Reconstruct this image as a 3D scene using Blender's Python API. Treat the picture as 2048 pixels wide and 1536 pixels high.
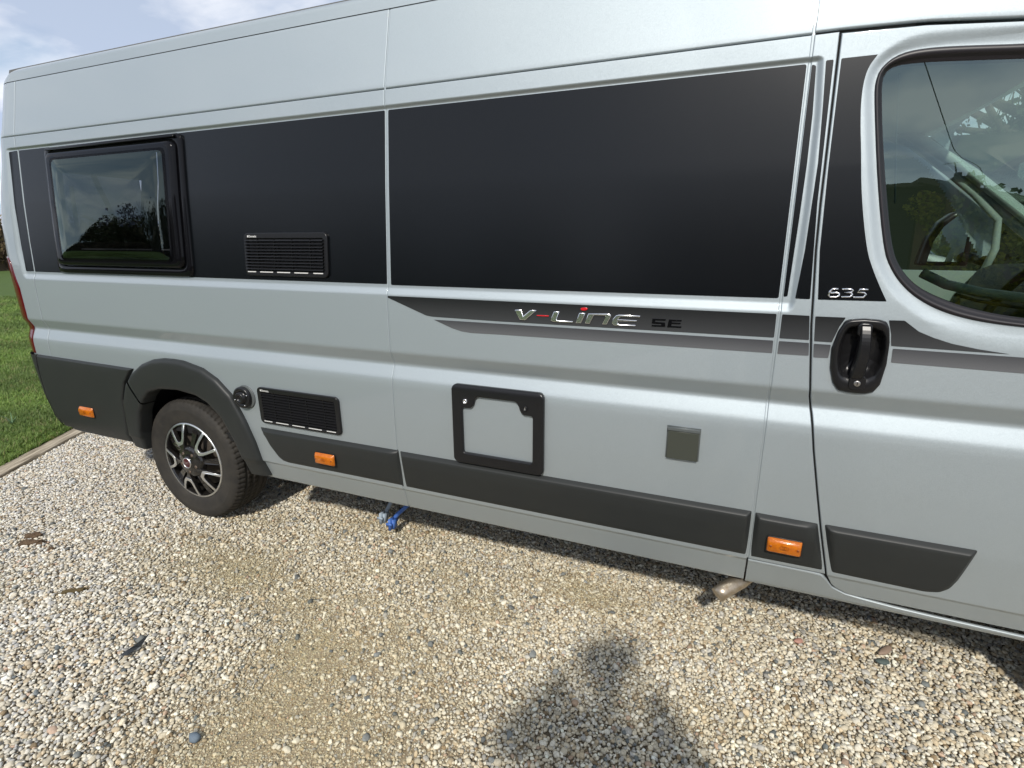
import bpy, math, random
import numpy as np
from mathutils import Vector, Matrix, noise
random.seed(7); rng = np.random.default_rng(7)
for o in list(bpy.data.objects): bpy.data.objects.remove(o)
SC = bpy.context.scene
COL = SC.collection
R = math.radians

# ---------------------------------------------------------------- camera
CAM = Vector((2.6475, -1.7788, 1.5076))
yaw, pit, rol = 0.39619, 0.26459, -0.00208
F = Vector((-math.sin(yaw)*math.cos(pit), math.cos(yaw)*math.cos(pit), -math.sin(pit)))
RT = Vector((math.cos(yaw), math.sin(yaw), 0)); UP = RT.cross(F)
R2 = math.cos(rol)*RT + math.sin(rol)*UP; U2 = -math.sin(rol)*RT + math.cos(rol)*UP
cd = bpy.data.cameras.new('camera'); cam = bpy.data.objects.new('camera', cd); COL.objects.link(cam)
m = Matrix((R2, U2, -F)).transposed().to_4x4(); m.translation = CAM; cam.matrix_world = m
cd.sensor_width = 36; cd.lens = 1071.15/2048*36; cd.clip_start = 0.02; cd.clip_end = 2000
SC.camera = cam

# ---------------------------------------------------------------- light
TS = Vector((0.19, -1.0, 0.87)).normalized()        # towards the sun
el = math.asin(TS.z); az = math.atan2(TS.x, TS.y)
sl = bpy.data.lights.new('sun', 'SUN'); sl.energy = 3.8; sl.angle = R(2.7); sl.color = (1.0, .95, .87)
so = bpy.data.objects.new('sun', sl); COL.objects.link(so)
so.rotation_euler = TS.to_track_quat('Z', 'Y').to_euler()
W = bpy.data.worlds.new('World'); SC.world = W; W.use_nodes = True
nt = W.node_tree; nt.nodes.clear()
def wn(t, **k):
    n = nt.nodes.new(t)
    for a, b in k.items(): setattr(n, a, b)
    return n
sky = wn('ShaderNodeTexSky', sky_type='NISHITA', sun_disc=False, sun_elevation=el, sun_rotation=az)
sky.air_density = 1.0; sky.dust_density = 1.2; sky.ozone_density = 1.2
tc = wn('ShaderNodeTexCoord'); sep = wn('ShaderNodeSeparateXYZ'); nt.links.new(tc.outputs['Generated'], sep.inputs[0])
def wmath(op, a, b=None, c=None):
    n = wn('ShaderNodeMath', operation=op)
    for i, v in enumerate((a, b, c)):
        if v is None: continue
        if isinstance(v, (int, float)): n.inputs[i].default_value = v
        else: nt.links.new(v, n.inputs[i])
    return n.outputs[0]
den = wmath('ADD', wmath('MAXIMUM', sep.outputs[2], 0.0), .22)
cx = wmath('DIVIDE', sep.outputs[0], den); cy = wmath('DIVIDE', sep.outputs[1], den)
cmb = wn('ShaderNodeCombineXYZ'); nt.links.new(cx, cmb.inputs[0]); nt.links.new(cy, cmb.inputs[1])
cn = wn('ShaderNodeTexNoise'); cn.inputs['Scale'].default_value = 1.25; cn.inputs['Detail'].default_value = 9; cn.inputs['Roughness'].default_value = .56
cn.inputs['Distortion'].default_value = .5
nt.links.new(cmb.outputs[0], cn.inputs['Vector'])
cr = wn('ShaderNodeValToRGB'); cr.color_ramp.elements[0].position = .26; cr.color_ramp.elements[1].position = .52
nt.links.new(cn.outputs['Fac'], cr.inputs[0])
cn2 = wn('ShaderNodeTexNoise'); cn2.inputs['Scale'].default_value = 2.3; cn2.inputs['Detail'].default_value = 8
mp = wn('ShaderNodeMapping'); mp.inputs['Location'].default_value = (3.1, 5.2, 0); nt.links.new(cmb.outputs[0], mp.inputs[0]); nt.links.new(mp.outputs[0], cn2.inputs['Vector'])
cc = wn('ShaderNodeValToRGB'); e = cc.color_ramp.elements
e[0].position = .43; e[0].color = (3.9, 4.6, 5.9, 1); e[1].position = .57; e[1].color = (6.9, 7.2, 7.9, 1)
nt.links.new(cn2.outputs['Fac'], cc.inputs[0])
# clouds are brighter towards the sun (forward scattering)
dp = wn('ShaderNodeVectorMath', operation='DOT_PRODUCT'); nt.links.new(tc.outputs['Generated'], dp.inputs[0]); dp.inputs[1].default_value = TS
gl_ = wmath('MULTIPLY_ADD', wmath('POWER', wmath('MAXIMUM', dp.outputs['Value'], 0.0), 2.0), .35, 1.0)
gl_ = wmath('MULTIPLY', gl_, wmath('MULTIPLY_ADD', wmath('POWER', wmath('MAXIMUM', sep.outputs[2], 0.0), 1.3), -.50, 1.04))
sc_ = wn('ShaderNodeVectorMath', operation='SCALE'); nt.links.new(cc.outputs[0], sc_.inputs[0]); nt.links.new(gl_, sc_.inputs['Scale'])
mx = wn('ShaderNodeMix', data_type='RGBA'); nt.links.new(cr.outputs[0], mx.inputs['Factor'])
nt.links.new(sky.outputs[0], mx.inputs['A']); nt.links.new(sc_.outputs[0], mx.inputs['B'])
bg = wn('ShaderNodeBackground'); bg.inputs[1].default_value = .14; nt.links.new(mx.outputs['Result'], bg.inputs[0])
ow = wn('ShaderNodeOutputWorld'); nt.links.new(bg.outputs[0], ow.inputs[0])
SC.render.engine = 'CYCLES'
SC.view_settings.view_transform = 'Standard'; SC.view_settings.look = 'None'
SC.view_settings.exposure = 0.0; SC.view_settings.gamma = 1; SC.view_settings.use_curve_mapping = False
SC.cycles.max_bounces = 8; SC.cycles.transparent_max_bounces = 16

# ---------------------------------------------------------------- materials
MATS = {}
def mat(name, col=(.5,.5,.5), rough=.5, metal=0., coat=0., coat_rough=.05, spec=.5, nz=None, bump=None, trans=0., ior=1.45, emit=None):
    """nz = (scale, amount, colour2) colour variation; bump = (scale, strength, distance)"""
    if name in MATS: return MATS[name]
    m = bpy.data.materials.new(name); m.use_nodes = True; t = m.node_tree; b = t.nodes['Principled BSDF']
    b.inputs['Base Color'].default_value = (*col, 1); b.inputs['Roughness'].default_value = rough; b.inputs['Metallic'].default_value = metal
    b.inputs['Coat Weight'].default_value = coat; b.inputs['Coat Roughness'].default_value = coat_rough
    b.inputs['Specular IOR Level'].default_value = spec; b.inputs['Transmission Weight'].default_value = trans; b.inputs['IOR'].default_value = ior
    tcn = t.nodes.new('ShaderNodeTexCoord')
    if nz:
        n = t.nodes.new('ShaderNodeTexNoise'); n.inputs['Scale'].default_value = nz[0]; n.inputs['Detail'].default_value = 6; n.inputs['Roughness'].default_value = .6
        t.links.new(tcn.outputs['Object'], n.inputs['Vector'])
        r = t.nodes.new('ShaderNodeValToRGB'); r.color_ramp.elements[0].position = .5-.5*nz[1]; r.color_ramp.elements[1].position = .5+.5*nz[1]
        r.color_ramp.elements[0].color = (*col, 1); r.color_ramp.elements[1].color = (*nz[2], 1)
        t.links.new(n.outputs['Fac'], r.inputs[0]); t.links.new(r.outputs[0], b.inputs['Base Color'])
    if bump:
        n = t.nodes.new('ShaderNodeTexNoise'); n.inputs['Scale'].default_value = bump[0]; n.inputs['Detail'].default_value = 5
        t.links.new(tcn.outputs['Object'], n.inputs['Vector'])
        bp = t.nodes.new('ShaderNodeBump'); bp.inputs['Strength'].default_value = bump[1]; bp.inputs['Distance'].default_value = bump[2]
        t.links.new(n.outputs['Fac'], bp.inputs['Height']); t.links.new(bp.outputs[0], b.inputs['Normal'])
    MATS[name] = m; return m
def paint_material():
    m = mat('silver_paint', (.38,.428,.452), .60, .68, .9, .03)
    t = m.node_tree; b = t.nodes['Principled BSDF']
    tcn = t.nodes.new('ShaderNodeTexCoord')
    # metallic flake: tiny cells with jittered normals
    v = t.nodes.new('ShaderNodeTexVoronoi'); v.inputs['Scale'].default_value = 560
    t.links.new(tcn.outputs['Object'], v.inputs['Vector'])
    sb = t.nodes.new('ShaderNodeVectorMath'); sb.operation = 'SUBTRACT'; t.links.new(v.outputs['Color'], sb.inputs[0]); sb.inputs[1].default_value = (.5,.5,.5)
    sc = t.nodes.new('ShaderNodeVectorMath'); sc.operation = 'SCALE'; sc.inputs['Scale'].default_value = .07; t.links.new(sb.outputs[0], sc.inputs[0])
    g = t.nodes.new('ShaderNodeNewGeometry')
    ad = t.nodes.new('ShaderNodeVectorMath'); ad.operation = 'ADD'; t.links.new(g.outputs['Normal'], ad.inputs[0]); t.links.new(sc.outputs[0], ad.inputs[1])
    nn = t.nodes.new('ShaderNodeVectorMath'); nn.operation = 'NORMALIZE'; t.links.new(ad.outputs[0], nn.inputs[0])
    t.links.new(nn.outputs[0], b.inputs['Normal'])
    # dust film: warmer, rougher low on the body
    n = t.nodes.new('ShaderNodeTexNoise'); n.inputs['Scale'].default_value = 3.5; n.inputs['Detail'].default_value = 8; n.inputs['Roughness'].default_value = .65
    t.links.new(tcn.outputs['Object'], n.inputs['Vector'])
    sp = t.nodes.new('ShaderNodeSeparateXYZ'); t.links.new(tcn.outputs['Object'], sp.inputs[0])
    mr = t.nodes.new('ShaderNodeMapRange'); mr.inputs['From Min'].default_value = 1.0; mr.inputs['From Max'].default_value = .35; mr.inputs['To Max'].default_value = .55
    t.links.new(sp.outputs[2], mr.inputs[0])
    mu = t.nodes.new('ShaderNodeMath'); mu.operation = 'MULTIPLY'; t.links.new(mr.outputs[0], mu.inputs[0]); t.links.new(n.outputs['Fac'], mu.inputs[1])
    mxx = t.nodes.new('ShaderNodeMix'); mxx.data_type = 'RGBA'; t.links.new(mu.outputs[0], mxx.inputs['Factor'])
    mxx.inputs['A'].default_value = (.38,.428,.452,1); mxx.inputs['B'].default_value = (.355,.37,.35,1); t.links.new(mxx.outputs['Result'], b.inputs['Base Color'])
    m2 = t.nodes.new('ShaderNodeMath'); m2.operation = 'MULTIPLY_ADD'; m2.inputs[1].default_value = .35; m2.inputs[2].default_value = .03
    t.links.new(mu.outputs[0], m2.inputs[0]); t.links.new(m2.outputs[0], b.inputs['Coat Roughness'])
    return m
PAINT = paint_material()
FILM = mat('black_film', (.0024,.0032,.0042), .25, 0, 0, spec=.42, bump=(900,.05,.0004))
CLAD = mat('dark_moulding', (.021,.023,.023), .44, 0, spec=.34, bump=(1400,.25,.0004), nz=(9,.5,(.024,.026,.025)))
BLACK = mat('black_plastic', (.010,.010,.011), .28, 0, spec=.45, bump=(1100,.1,.0003))
GLOSSB = mat('gloss_black', (.004,.004,.005), .07, 0, coat=0, spec=.22)
DARK = mat('dark_void', (.008,.008,.008), .9)
RUBBER = mat('rubber_trim', (.014,.012,.015), .42, bump=(600,.1,.0004))
SEAL = mat('gap_seal', (.11,.11,.11), .7)
CHROME = mat('chrome', (.92,.92,.94), .22, 1.0)
RED = mat('red_badge', (.55,.012,.02), .2, .0, coat=1)
AMBER = mat('amber_lens', (.58,.165,.003), .16, 0, coat=.4, bump=(450,.5,.0012), nz=(60,.5,(.38,.085,.003)))
AMBERD = mat('amber_dark', (.22,.05,.004), .3)
REDL = mat('red_lens', (.085,.003,.005), .16, 0, coat=.4, bump=(160,.2,.001))
GREYP = mat('grey_plastic', (.048,.052,.042), .42, spec=.4)
GREYP2 = mat('grey_plastic_light', (.085,.095,.095), .4)
WHITEP = mat('white_print', (.62,.62,.60), .5)
STEEL = mat('pipe_steel', (.62,.56,.46), .36, .85, nz=(40,.6,(.34,.25,.16)), bump=(130,.3,.0015))
TYRE = mat('tyre_rubber', (.016,.0155,.015), .7, spec=.35, nz=(14,.6,(.045,.040,.033)), bump=(300,.3,.0008))
MACH = mat('machined_alloy', (.86,.87,.88), .34, 1.0)
WHEELB = mat('wheel_black', (.010,.010,.011), .16, .2, coat=.7, nz=(60,.4,(.022,.019,.016)))
def glass_mat(name, tint, refl, rough=0.0):
    m = bpy.data.materials.new(name); m.use_nodes = True; t = m.node_tree; t.nodes.clear()
    o = t.nodes.new('ShaderNodeOutputMaterial'); mxn = t.nodes.new('ShaderNodeMixShader')
    tr = t.nodes.new('ShaderNodeBsdfTransparent'); tr.inputs[0].default_value = (*tint, 1)
    gl = t.nodes.new('ShaderNodeBsdfGlossy'); gl.inputs['Roughness'].default_value = rough; gl.inputs['Color'].default_value = (.84,1,.93,1)
    fr = t.nodes.new('ShaderNodeFresnel'); fr.inputs[0].default_value = refl
    t.links.new(fr.outputs[0], mxn.inputs[0]); t.links.new(tr.outputs[0], mxn.inputs[1]); t.links.new(gl.outputs[0], mxn.inputs[2]); t.links.new(mxn.outputs[0], o.inputs[0])
    return m
GLASS = glass_mat('cab_glass_green', (.48,.62,.55), 2.3)
ACRYL = glass_mat('smoked_acrylic', (.24,.25,.28), 1.6)
PLAING = glass_mat('clear_glass', (.85,.9,.88), 1.5)

# ---------------------------------------------------------------- object helpers
def obj(name, me, m=None, parent=None, kind=None, label=None, smooth=True):
    o = bpy.data.objects.new(name, me); COL.objects.link(o)
    if m is not None and not me.materials:
        for q in (m if isinstance(m, (list, tuple)) else [m]): me.materials.append(q)
    if parent: o.parent = parent
    if kind: o['kind'] = kind
    if label: o['label'] = label
    if smooth: me.polygons.foreach_set('use_smooth', np.ones(len(me.polygons), dtype=bool))
    return o
def mesh(name, V, Fc, midx=None):
    me = bpy.data.meshes.new(name); me.from_pydata([tuple(map(float, v)) for v in V], [], [tuple(map(int, f)) for f in Fc])
    if midx is not None: me.polygons.foreach_set('material_index', np.array(midx, dtype=np.int32))
    me.update(); return me
def thing(name, label, cat, loc=(0,0,0), group=None):
    o = bpy.data.objects.new(name, None); COL.objects.link(o); o.location = loc; o.empty_display_size = .2
    o['label'] = label; o['category'] = cat
    if group: o['group'] = group
    return o
def part(name, parent, loc=(0,0,0), label=None):
    o = bpy.data.objects.new(name, None); COL.objects.link(o); o.parent = parent; o.location = loc
    if label: o['label'] = label
    return o
def tag(o, label, cat, group=None):
    o['label'] = label; o['category'] = cat
    if group: o['group'] = group
    return o
def grid_mesh(name, P, mask=None, flip=False):
    """P[rows, cols, 3] -> quads; mask[rows-1, cols-1] True = keep"""
    r, c = P.shape[:2]; idx = np.arange(r*c).reshape(r, c)
    a, b, d, e = idx[:-1,:-1], idx[:-1,1:], idx[1:,1:], idx[1:,:-1]
    Q = np.stack([a, b, d, e] if not flip else [a, e, d, b], -1)
    Q = Q[mask] if mask is not None else Q.reshape(-1, 4)
    used = np.unique(Q); mp_ = np.full(r*c, -1); mp_[used] = np.arange(len(used))
    return mesh(name, P.reshape(-1,3)[used], mp_[Q])
def box_vf(x0,x1,y0,y1,z0,z1):
    V = [(x,y,z) for z in (z0,z1) for y in (y0,y1) for x in (x0,x1)]
    return V, [(0,2,3,1),(4,5,7,6),(0,1,5,4),(2,6,7,3),(0,4,6,2),(1,3,7,5)]
def box(name, x0,x1,y0,y1,z0,z1, m, parent=None, bevel=0., **k):
    V, Fc = box_vf(x0,x1,y0,y1,z0,z1)
    me = mesh(name, V, Fc); o = obj(name, me, m, parent, smooth=False, **k)
    if bevel:
        b = o.modifiers.new('bevel', 'BEVEL'); b.width = bevel; b.segments = 2
    return o
def join_vf(parts):
    V, Fc = [], []
    for v, f in parts:
        n = len(V); V += list(v); Fc += [tuple(i+n for i in q) for q in f]
    return V, Fc
def tube_vf(pts, rad, n=10, cap=True, squash=None):
    pts = [Vector(p) for p in pts]; V, Fc = [], []
    for i, p in enumerate(pts):
        d = (pts[min(i+1, len(pts)-1)] - pts[max(i-1, 0)]).normalized()
        a = d.orthogonal().normalized() if i == 0 else (a - d*a.dot(d)).normalized()
        b = d.cross(a); r = rad[i] if isinstance(rad, (list, tuple)) else rad
        for k in range(n):
            t = 2*math.pi*k/n; V.append(p + (a*math.cos(t) + b*math.sin(t))*r)
    for i in range(len(pts)-1):
        for k in range(n):
            Fc.append((i*n+k, i*n+(k+1)%n, (i+1)*n+(k+1)%n, (i+1)*n+k))
    if cap: Fc += [tuple(range(n))[::-1], tuple(range((len(pts)-1)*n, len(pts)*n))]
    return V, Fc
def tube(name, pts, rad, m, parent=None, n=10, **k):
    V, Fc = tube_vf(pts, rad, n); return obj(name, mesh(name, V, Fc), m, parent, **k)
def lathe_vf(prof_, n=48, axis='y', t0=0, t1=2*math.pi):
    """prof_ = [(r, a)] swept about the Y axis: x=r cos, z=r sin, y=a"""
    V, Fc = [], []; full = abs(t1-t0-2*math.pi) < 1e-6; N = n if full else n+1
    for r, a in prof_:
        for k in range(N):
            t = t0+(t1-t0)*k/n; V.append((r*math.cos(t), a, r*math.sin(t)))
    for i in range(len(prof_)-1):
        for k in range(n):
            k2 = (k+1) % N
            Fc.append((i*N+k, (i+1)*N+k, (i+1)*N+k2, i*N+k2))
    return V, Fc
def off_vf(V, d): return [(v[0]+d[0], v[1]+d[1], v[2]+d[2]) for v in V]

# ---------------------------------------------------------------- the van's side surface: Y as a function of (x, z)
PZ = [0,.345,.359,.440,.4455,.457,.62,.78,.93,.957,1.010,1.020,1.066,1.074,1.29,1.337,1.7,2.04,2.31,2.36]
PY = [.10,.047,.038,.0175,.0165,.0060,-.006,-.010,-.012,-.010,.0105,.0105,-.012,-.013,-.012,-.010,.017,.050,.105,.115]
_z = np.arange(.2, 2.5, .001); _y = np.interp(_z, PZ, PY)
def _sm(y, s):
    k = np.exp(-.5*(np.arange(-4*s, 4*s+1)/s)**2); k /= k.sum(); return np.convolve(np.pad(y, 4*s, mode='edge'), k, 'valid')
_ys = np.where(_z < .52, _sm(_y, 1), np.where(_z < .985, _sm(_y, 7), np.where(_z < 1.2, _sm(_y, 2), _sm(_y, 6))))
def prof(z): return np.interp(z, _z, _ys)
X0Z = [.3,.42,.6,.87,1.25,1.45,1.6,1.77,1.9,2.1,2.3,2.4]; X0X = [-.98,-1.0,-1.06,-1.10,-1.13,-1.15,-1.155,-1.12,-1.08,-1.045,-1.03,-1.02]
def cornx(z): return np.interp(z, X0Z, X0X)
RC = .20
def ss(t): t = np.clip(t, 0, 1); return t*t*(3-2*t)
def recess(x, z):
    """pressed window recess: 9 mm deep, rounded corners"""
    xl_o = np.interp(z, [1.29,1.45,1.69,1.86,1.98], [-1.068,-1.101,-1.096,-1.082,-1.07]); xl_i = xl_o + .042
    xr_o = np.interp(z, [1.29,1.34,1.6,1.84,1.98], [2.802,2.808,2.813,2.810,2.800]); xr_i = xr_o - .018
    l = (x-xl_o)/(xl_i-xl_o); r = (xr_o-x)/(xr_o-xr_i); b = (z-1.295)/.031; t = (1.985-z)/.014
    # rounded corners
    def corner(p, q):
        p = np.clip(p, 0, 1); q = np.clip(q, 0, 1); return np.clip(1-np.sqrt((1-p)**2+(1-q)**2), 0, 1)
    k = np.minimum(np.minimum(corner(l, b), corner(l, t)), np.minimum(corner(r, b), corner(r, t)))
    return .010*ss(k)
# cab window outline (outer edge of the rubber), closed clockwise in (x, z)
RUB_O = [(3.30,1.958),(3.223,1.961),(3.129,1.970),(3.045,1.976),(2.994,1.974),(2.966,1.965),(2.951,1.955),(2.937,1.94),(2.930,1.925),(2.927,1.90),(2.928,1.882),(2.936,1.825),(2.963,1.661),(3.003,1.476),(3.027,1.425),(3.059,1.382),(3.102,1.345),(3.16,1.315),(3.234,1.295),(3.334,1.284),(3.50,1.276),(3.72,1.275),(3.86,1.282),(3.895,1.31),(3.89,1.36),(3.80,1.50),(3.66,1.72),(3.54,1.88),(3.46,1.935),(3.40,1.952)]
RUB_I = [(3.30,1.922),(3.228,1.927),(3.084,1.938),(3.03,1.942),(2.981,1.942),(2.968,1.94),(2.957,1.935),(2.950,1.927),(2.947,1.919),(2.946,1.90),(2.947,1.888),(2.962,1.783),(2.993,1.618),(3.025,1.476),(3.054,1.421),(3.097,1.377),(3.155,1.347),(3.229,1.322),(3.331,1.304),(3.50,1.296),(3.72,1.295),(3.84,1.302),(3.868,1.325),(3.865,1.352),(3.775,1.49),(3.635,1.70),(3.52,1.855),(3.445,1.902),(3.39,1.918)]
def chaikin(P, it=2, closed=True):
    for _ in range(it):
        out = []; n = len(P)
        for i in range(n if closed else n-1):
            a, b = P[i], P[(i+1) % n]; out += [(a[0]*.75+b[0]*.25, a[1]*.75+b[1]*.25), (a[0]*.25+b[0]*.75, a[1]*.25+b[1]*.75)]
        P = out if closed else [P[0]]+out+[P[-1]]
    return P
RUB_O, RUB_I = chaikin(RUB_O, 2), chaikin(RUB_I, 2)
def poly_dist(x, z, poly):
    """signed distance (negative inside)"""
    x = np.asarray(x, float); z = np.asarray(z, float)
    P = np.array(poly); Q = np.roll(P, -1, 0); d2 = np.full(np.broadcast(x, z).shape, 1e9); ins = np.zeros(d2.shape, bool)
    for (ax, az_), (bx, bz) in zip(P, Q):
        ex, ez = bx-ax, bz-az_; L = ex*ex+ez*ez+1e-12
        t = np.clip(((x-ax)*ex+(z-az_)*ez)/L, 0, 1); dd = (x-ax-t*ex)**2+(z-az_-t*ez)**2; d2 = np.minimum(d2, dd)
        c = ((az_ > z) != (bz > z)); ins ^= c & (x < (bx-ax)*(z-az_)/(bz-az_+1e-12)+ax)
    d = np.sqrt(d2); return np.where(ins, -d, d)
def surf(x, z):
    x = np.asarray(x, float); z = np.asarray(z, float)
    y = prof(z) + recess(x, z)
    s = np.clip(cornx(z)-x, 0, RC*.985); y = y + RC-np.sqrt(RC*RC-s*s)
    near = x > 2.85
    if np.any(near):
        d = poly_dist(x, z, RUB_O); w = np.interp(x, [2.95,3.05,3.3], [.029,.036,.058])
        y = y + np.where(near, .0085*ss(1-np.clip(d, 0, None)/w), 0)
    return y
def S(x, z, off=0.): return np.stack([x, surf(x, z)-off, z], -1)

VAN = thing('camper_van', 'silver high-roof camper van with black side panels parked on the gravel', 'camper van')

HO = [(2.947,1.286),(2.982,1.2905),(3.019,1.289),(3.036,1.284),(3.045,1.266),(3.051,1.228),(3.0535,1.165),(3.047,1.104),(3.034,1.081),(3.015,1.074),(2.994,1.0725),(2.970,1.0735),(2.945,1.078),(2.929,1.101),(2.917,1.143),(2.913,1.201),(2.923,1.250),(2.936,1.280)]
HI = [(2.952,1.262),(2.975,1.266),(3.005,1.264),(3.027,1.256),(3.037,1.24),(3.041,1.205),(3.037,1.160),(3.026,1.132),(3.010,1.121),(2.99,1.118),(2.969,1.119),(2.953,1.124),(2.943,1.140),(2.936,1.175),(2.936,1.215),(2.942,1.248)]
EDGE = [(0,.010),(.0004,.0026),(.0011,.0010),(.0024,.0001),(.0032,0)]        # rolled panel edge: (inset along the surface, depth)
def panel(name, xl, xr, zs, xin, cut=None, m=PAINT, gap=.0022, parent=VAN, curl=(1,1,1,1), zfun=None, zref=None):
    """sheet panel. xl/xr: left/right edge as f(z); zs rows; xin interior x values; cut(x,z)->True removes"""
    z0, z1 = zs[0], zs[-1]
    rows = [(z, 0) for z in zs]
    if curl[0]: rows = [(z0+gap+a, d) for a, d in EDGE] + [(z0+gap+.0045, 0)]+[r for r in rows if r[0] > z0+gap+.006]
    if curl[1]: rows = [r for r in rows if r[0] < z1-gap-.006]+[(z1-gap-.0045, 0)] + [(z1-gap-a, d) for a, d in EDGE[::-1]]
    P = []
    for z, dz in rows:
        a, b = float(xl(z)), float(xr(z))
        xs = [(x, 0) for x in xin if a+.008 < x < b-.008]
        n_exp = len(xin)
        t = (np.array(xin)-xin[0])/(xin[-1]-xin[0]); a2, b2 = a+gap+.0048, b-gap-.0048
        xs = [(x, 0) for x in a2+(b2-a2)*t] if not callable(zfun) else xs
        L = [(a+gap+q, d) for q, d in EDGE] if curl[2] else [(a, 0)]
        Rr = [(b-gap-q, d) for q, d in EDGE[::-1]] if curl[3] else [(b, 0)]
        xs = L + xs + Rr
        X = np.array([q[0] for q in xs]); D = np.array([max(q[1], dz) for q in xs])
        P.append(S(X, np.full(len(X), z), -D))
    P = np.array(P); mask = None
    if cut is not None:
        c = (P[:-1,:-1]+P[1:,:-1]+P[:-1,1:]+P[1:,1:])/4; mask = ~cut(c[...,0], c[...,2])
    return obj(name, grid_mesh(name, P, mask), m, parent)
def rng_(a, b, st): return list(np.linspace(a, b, max(2, int(round((b-a)/st))+1)))
ZMAIN = sorted(set(np.round(rng_(.352,.44,.011)+rng_(.443,.462,.0012)+rng_(.47,.93,.012)+rng_(.935,1.09,.004)+rng_(1.10,1.28,.02)+rng_(1.288,1.338,.0025)+rng_(1.35,1.96,.018)+rng_(1.966,1.99,.0015)+rng_(1.997,2.04,.007), 5)))
# rear wheel arch opening: mid line of the flare
ARO = [(-.415,.385),(-.405,.478),(-.380,.664),(-.329,.765),(-.247,.838),(-.171,.886),(-.08,.917),(.004,.930),(.075,.932),(.146,.929),(.276,.903),(.366,.858),(.448,.787),(.50,.69),(.52,.648),(.552,.555),(.576,.439),(.590,.372)]
ARI = [(-.318,.372),(-.301,.487),(-.259,.608),(-.197,.698),(-.149,.738),(-.055,.765),(.079,.774),(.208,.760),(.29,.728),(.37,.655),(.42,.56),(.455,.45),(.468,.365)]
def dense(poly, closed=True, n=12):
    P = np.array(poly, float); Q = np.roll(P, -1, 0); out = []
    for i in range(len(P)-(0 if closed else 1)):
        for k in range(n): out.append(P[i]+(Q[i]-P[i])*k/n)
    if not closed: out.append(P[-1])
    return np.array(out)
def polar(poly, n, c=(0,.346)):
    P = dense(poly, False)-np.array(c); a = np.unwrap(np.arctan2(P[:,1], P[:,0])); r = np.hypot(P[:,0], P[:,1])
    if a[0] > a[-1]: a, r = a[::-1], r[::-1]
    t = np.linspace(a[0], a[-1], n); rr = np.interp(t, a, r); return t, rr
_ta, _ra = polar(ARO, 120); _tb, _rb = polar(ARI, 120)
def in_arch(cx_):
    def f(x, z):
        a = np.arctan2(z-.346, x-cx_); a = np.where(a < -1.6, a+2*math.pi, a)
        ro = np.interp(a, _ta, _ra); ri = np.interp(a, _tb, _rb)
        return np.hypot(x-cx_, z-.346) < (.45*ro+.55*ri)
    return f
# window openings
CWIN = (-.66,.21,1.43,1.90)
def in_cwin(x, z): return (x > CWIN[0]) & (x < CWIN[1]) & (z > CWIN[2]) & (z < CWIN[3])
fxA = lambda z: np.interp(z, [.3,.9,1.2,1.34,1.6,2.04,2.4], [-.978,-.976,-.976,-.968,-.975,-.974,-.968])
fxB = lambda z: np.interp(z, [.3,.42,.47,.64,1.0,1.3,2.04,2.4], [1.388,1.388,1.386,1.378,1.378,1.3785,1.3785,1.383])
fxC = lambda z: 2.767+0*np.asarray(z)
fxD = lambda z: np.interp(z, [.37,.372,.376,.383,.39,.411,.452,.62,.738,.881,.989,1.048,1.264,1.475,1.6,2.04], [3.53,3.30,3.20,3.12,3.067,3.023,3.002,2.963,2.938,2.909,2.891,2.878,2.854,2.840,2.836,2.831])
xr_rear = rng_(-.974,-.70,.03)+rng_(-.68,.24,.0145)+rng_(.26,.66,.02)+rng_(.70,1.374,.05)
archcut = in_arch(0.)
z_clad = rng_(.86, 1.0, .02)
panel('rear_pillar_panel', lambda z: cornx(z)-.196, fxA, [z for z in ZMAIN if z > .84], list(np.linspace(-1.35,-1.20,9))+rng_(-1.19,-1.0,.0045))
panel('rear_side_panel', fxA, fxB, ZMAIN, xr_rear, cut=lambda x, z: archcut(x, z) | in_cwin(x, z) | ((x < -.2) & (z < .60)))
panel('middle_side_panel', fxB, fxC, ZMAIN, rng_(1.383,2.74,.05))
panel('door_pillar_panel', fxC, fxD, [z for z in ZMAIN if z > .455], rng_(2.77,2.83,.003))
# sill under the door pillar and the door
def sill(name, x0, x1, ztop, z0=.352):
    zs = [z for z in ZMAIN if z < .452]; xs = rng_(x0, x1, .02); P = []
    for k, z in enumerate(zs):
        X = np.array(xs); zt = np.array([ztop(x) for x in xs])
        Z = z0+(zt-z0)*(k/(len(zs)-1)); P.append(S(X, Z, 0 if k < len(zs)-1 else -.012))
    return obj(name, grid_mesh(name, np.array(P)), PAINT, VAN)
sill('sill_panel', 2.770, 3.62, lambda x: float(np.interp(x, [2.77,2.985,3.0,3.02,3.067,3.12,3.20,3.30,3.53], [.4555,.4545,.448,.409,.388,.381,.374,.370,.366])), .348)
wcut = lambda x, z: (poly_dist(x, z, RUB_O) < -.007) | (poly_dist(x, z, HO) < -.009)
ZD = [z for z in ZMAIN if z >= .375]
ZD = sorted(set(np.round(ZD+rng_(1.28,2.02,.006), 4)))
fa2 = in_arch(4.035)
panel('cab_door', fxD, lambda z: np.interp(z, [.37,1.3,2.04], [3.95,3.95,3.60])+0*z, [z for z in ZD if z <= 2.031], rng_(2.84,3.35,.007)+rng_(3.36,3.94,.02), cut=lambda x, z: wcut(x, z) | fa2(x, z))
CABD = bpy.data.objects['cab_door']
for v in CABD.data.vertices:                                # door top follows the curved drip line
    if v.co.z > 1.985:
        z_ = 1.985+(v.co.z-1.985)*(float(np.interp(v.co.x, [2.83,3.02,3.214,3.5,3.65], [2.0385,2.0315,2.0115,1.978,1.948]))-1.985)/(2.0268-1.985)
        v.co.y += float(prof(z_)-prof(v.co.z)); v.co.z = z_
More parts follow.
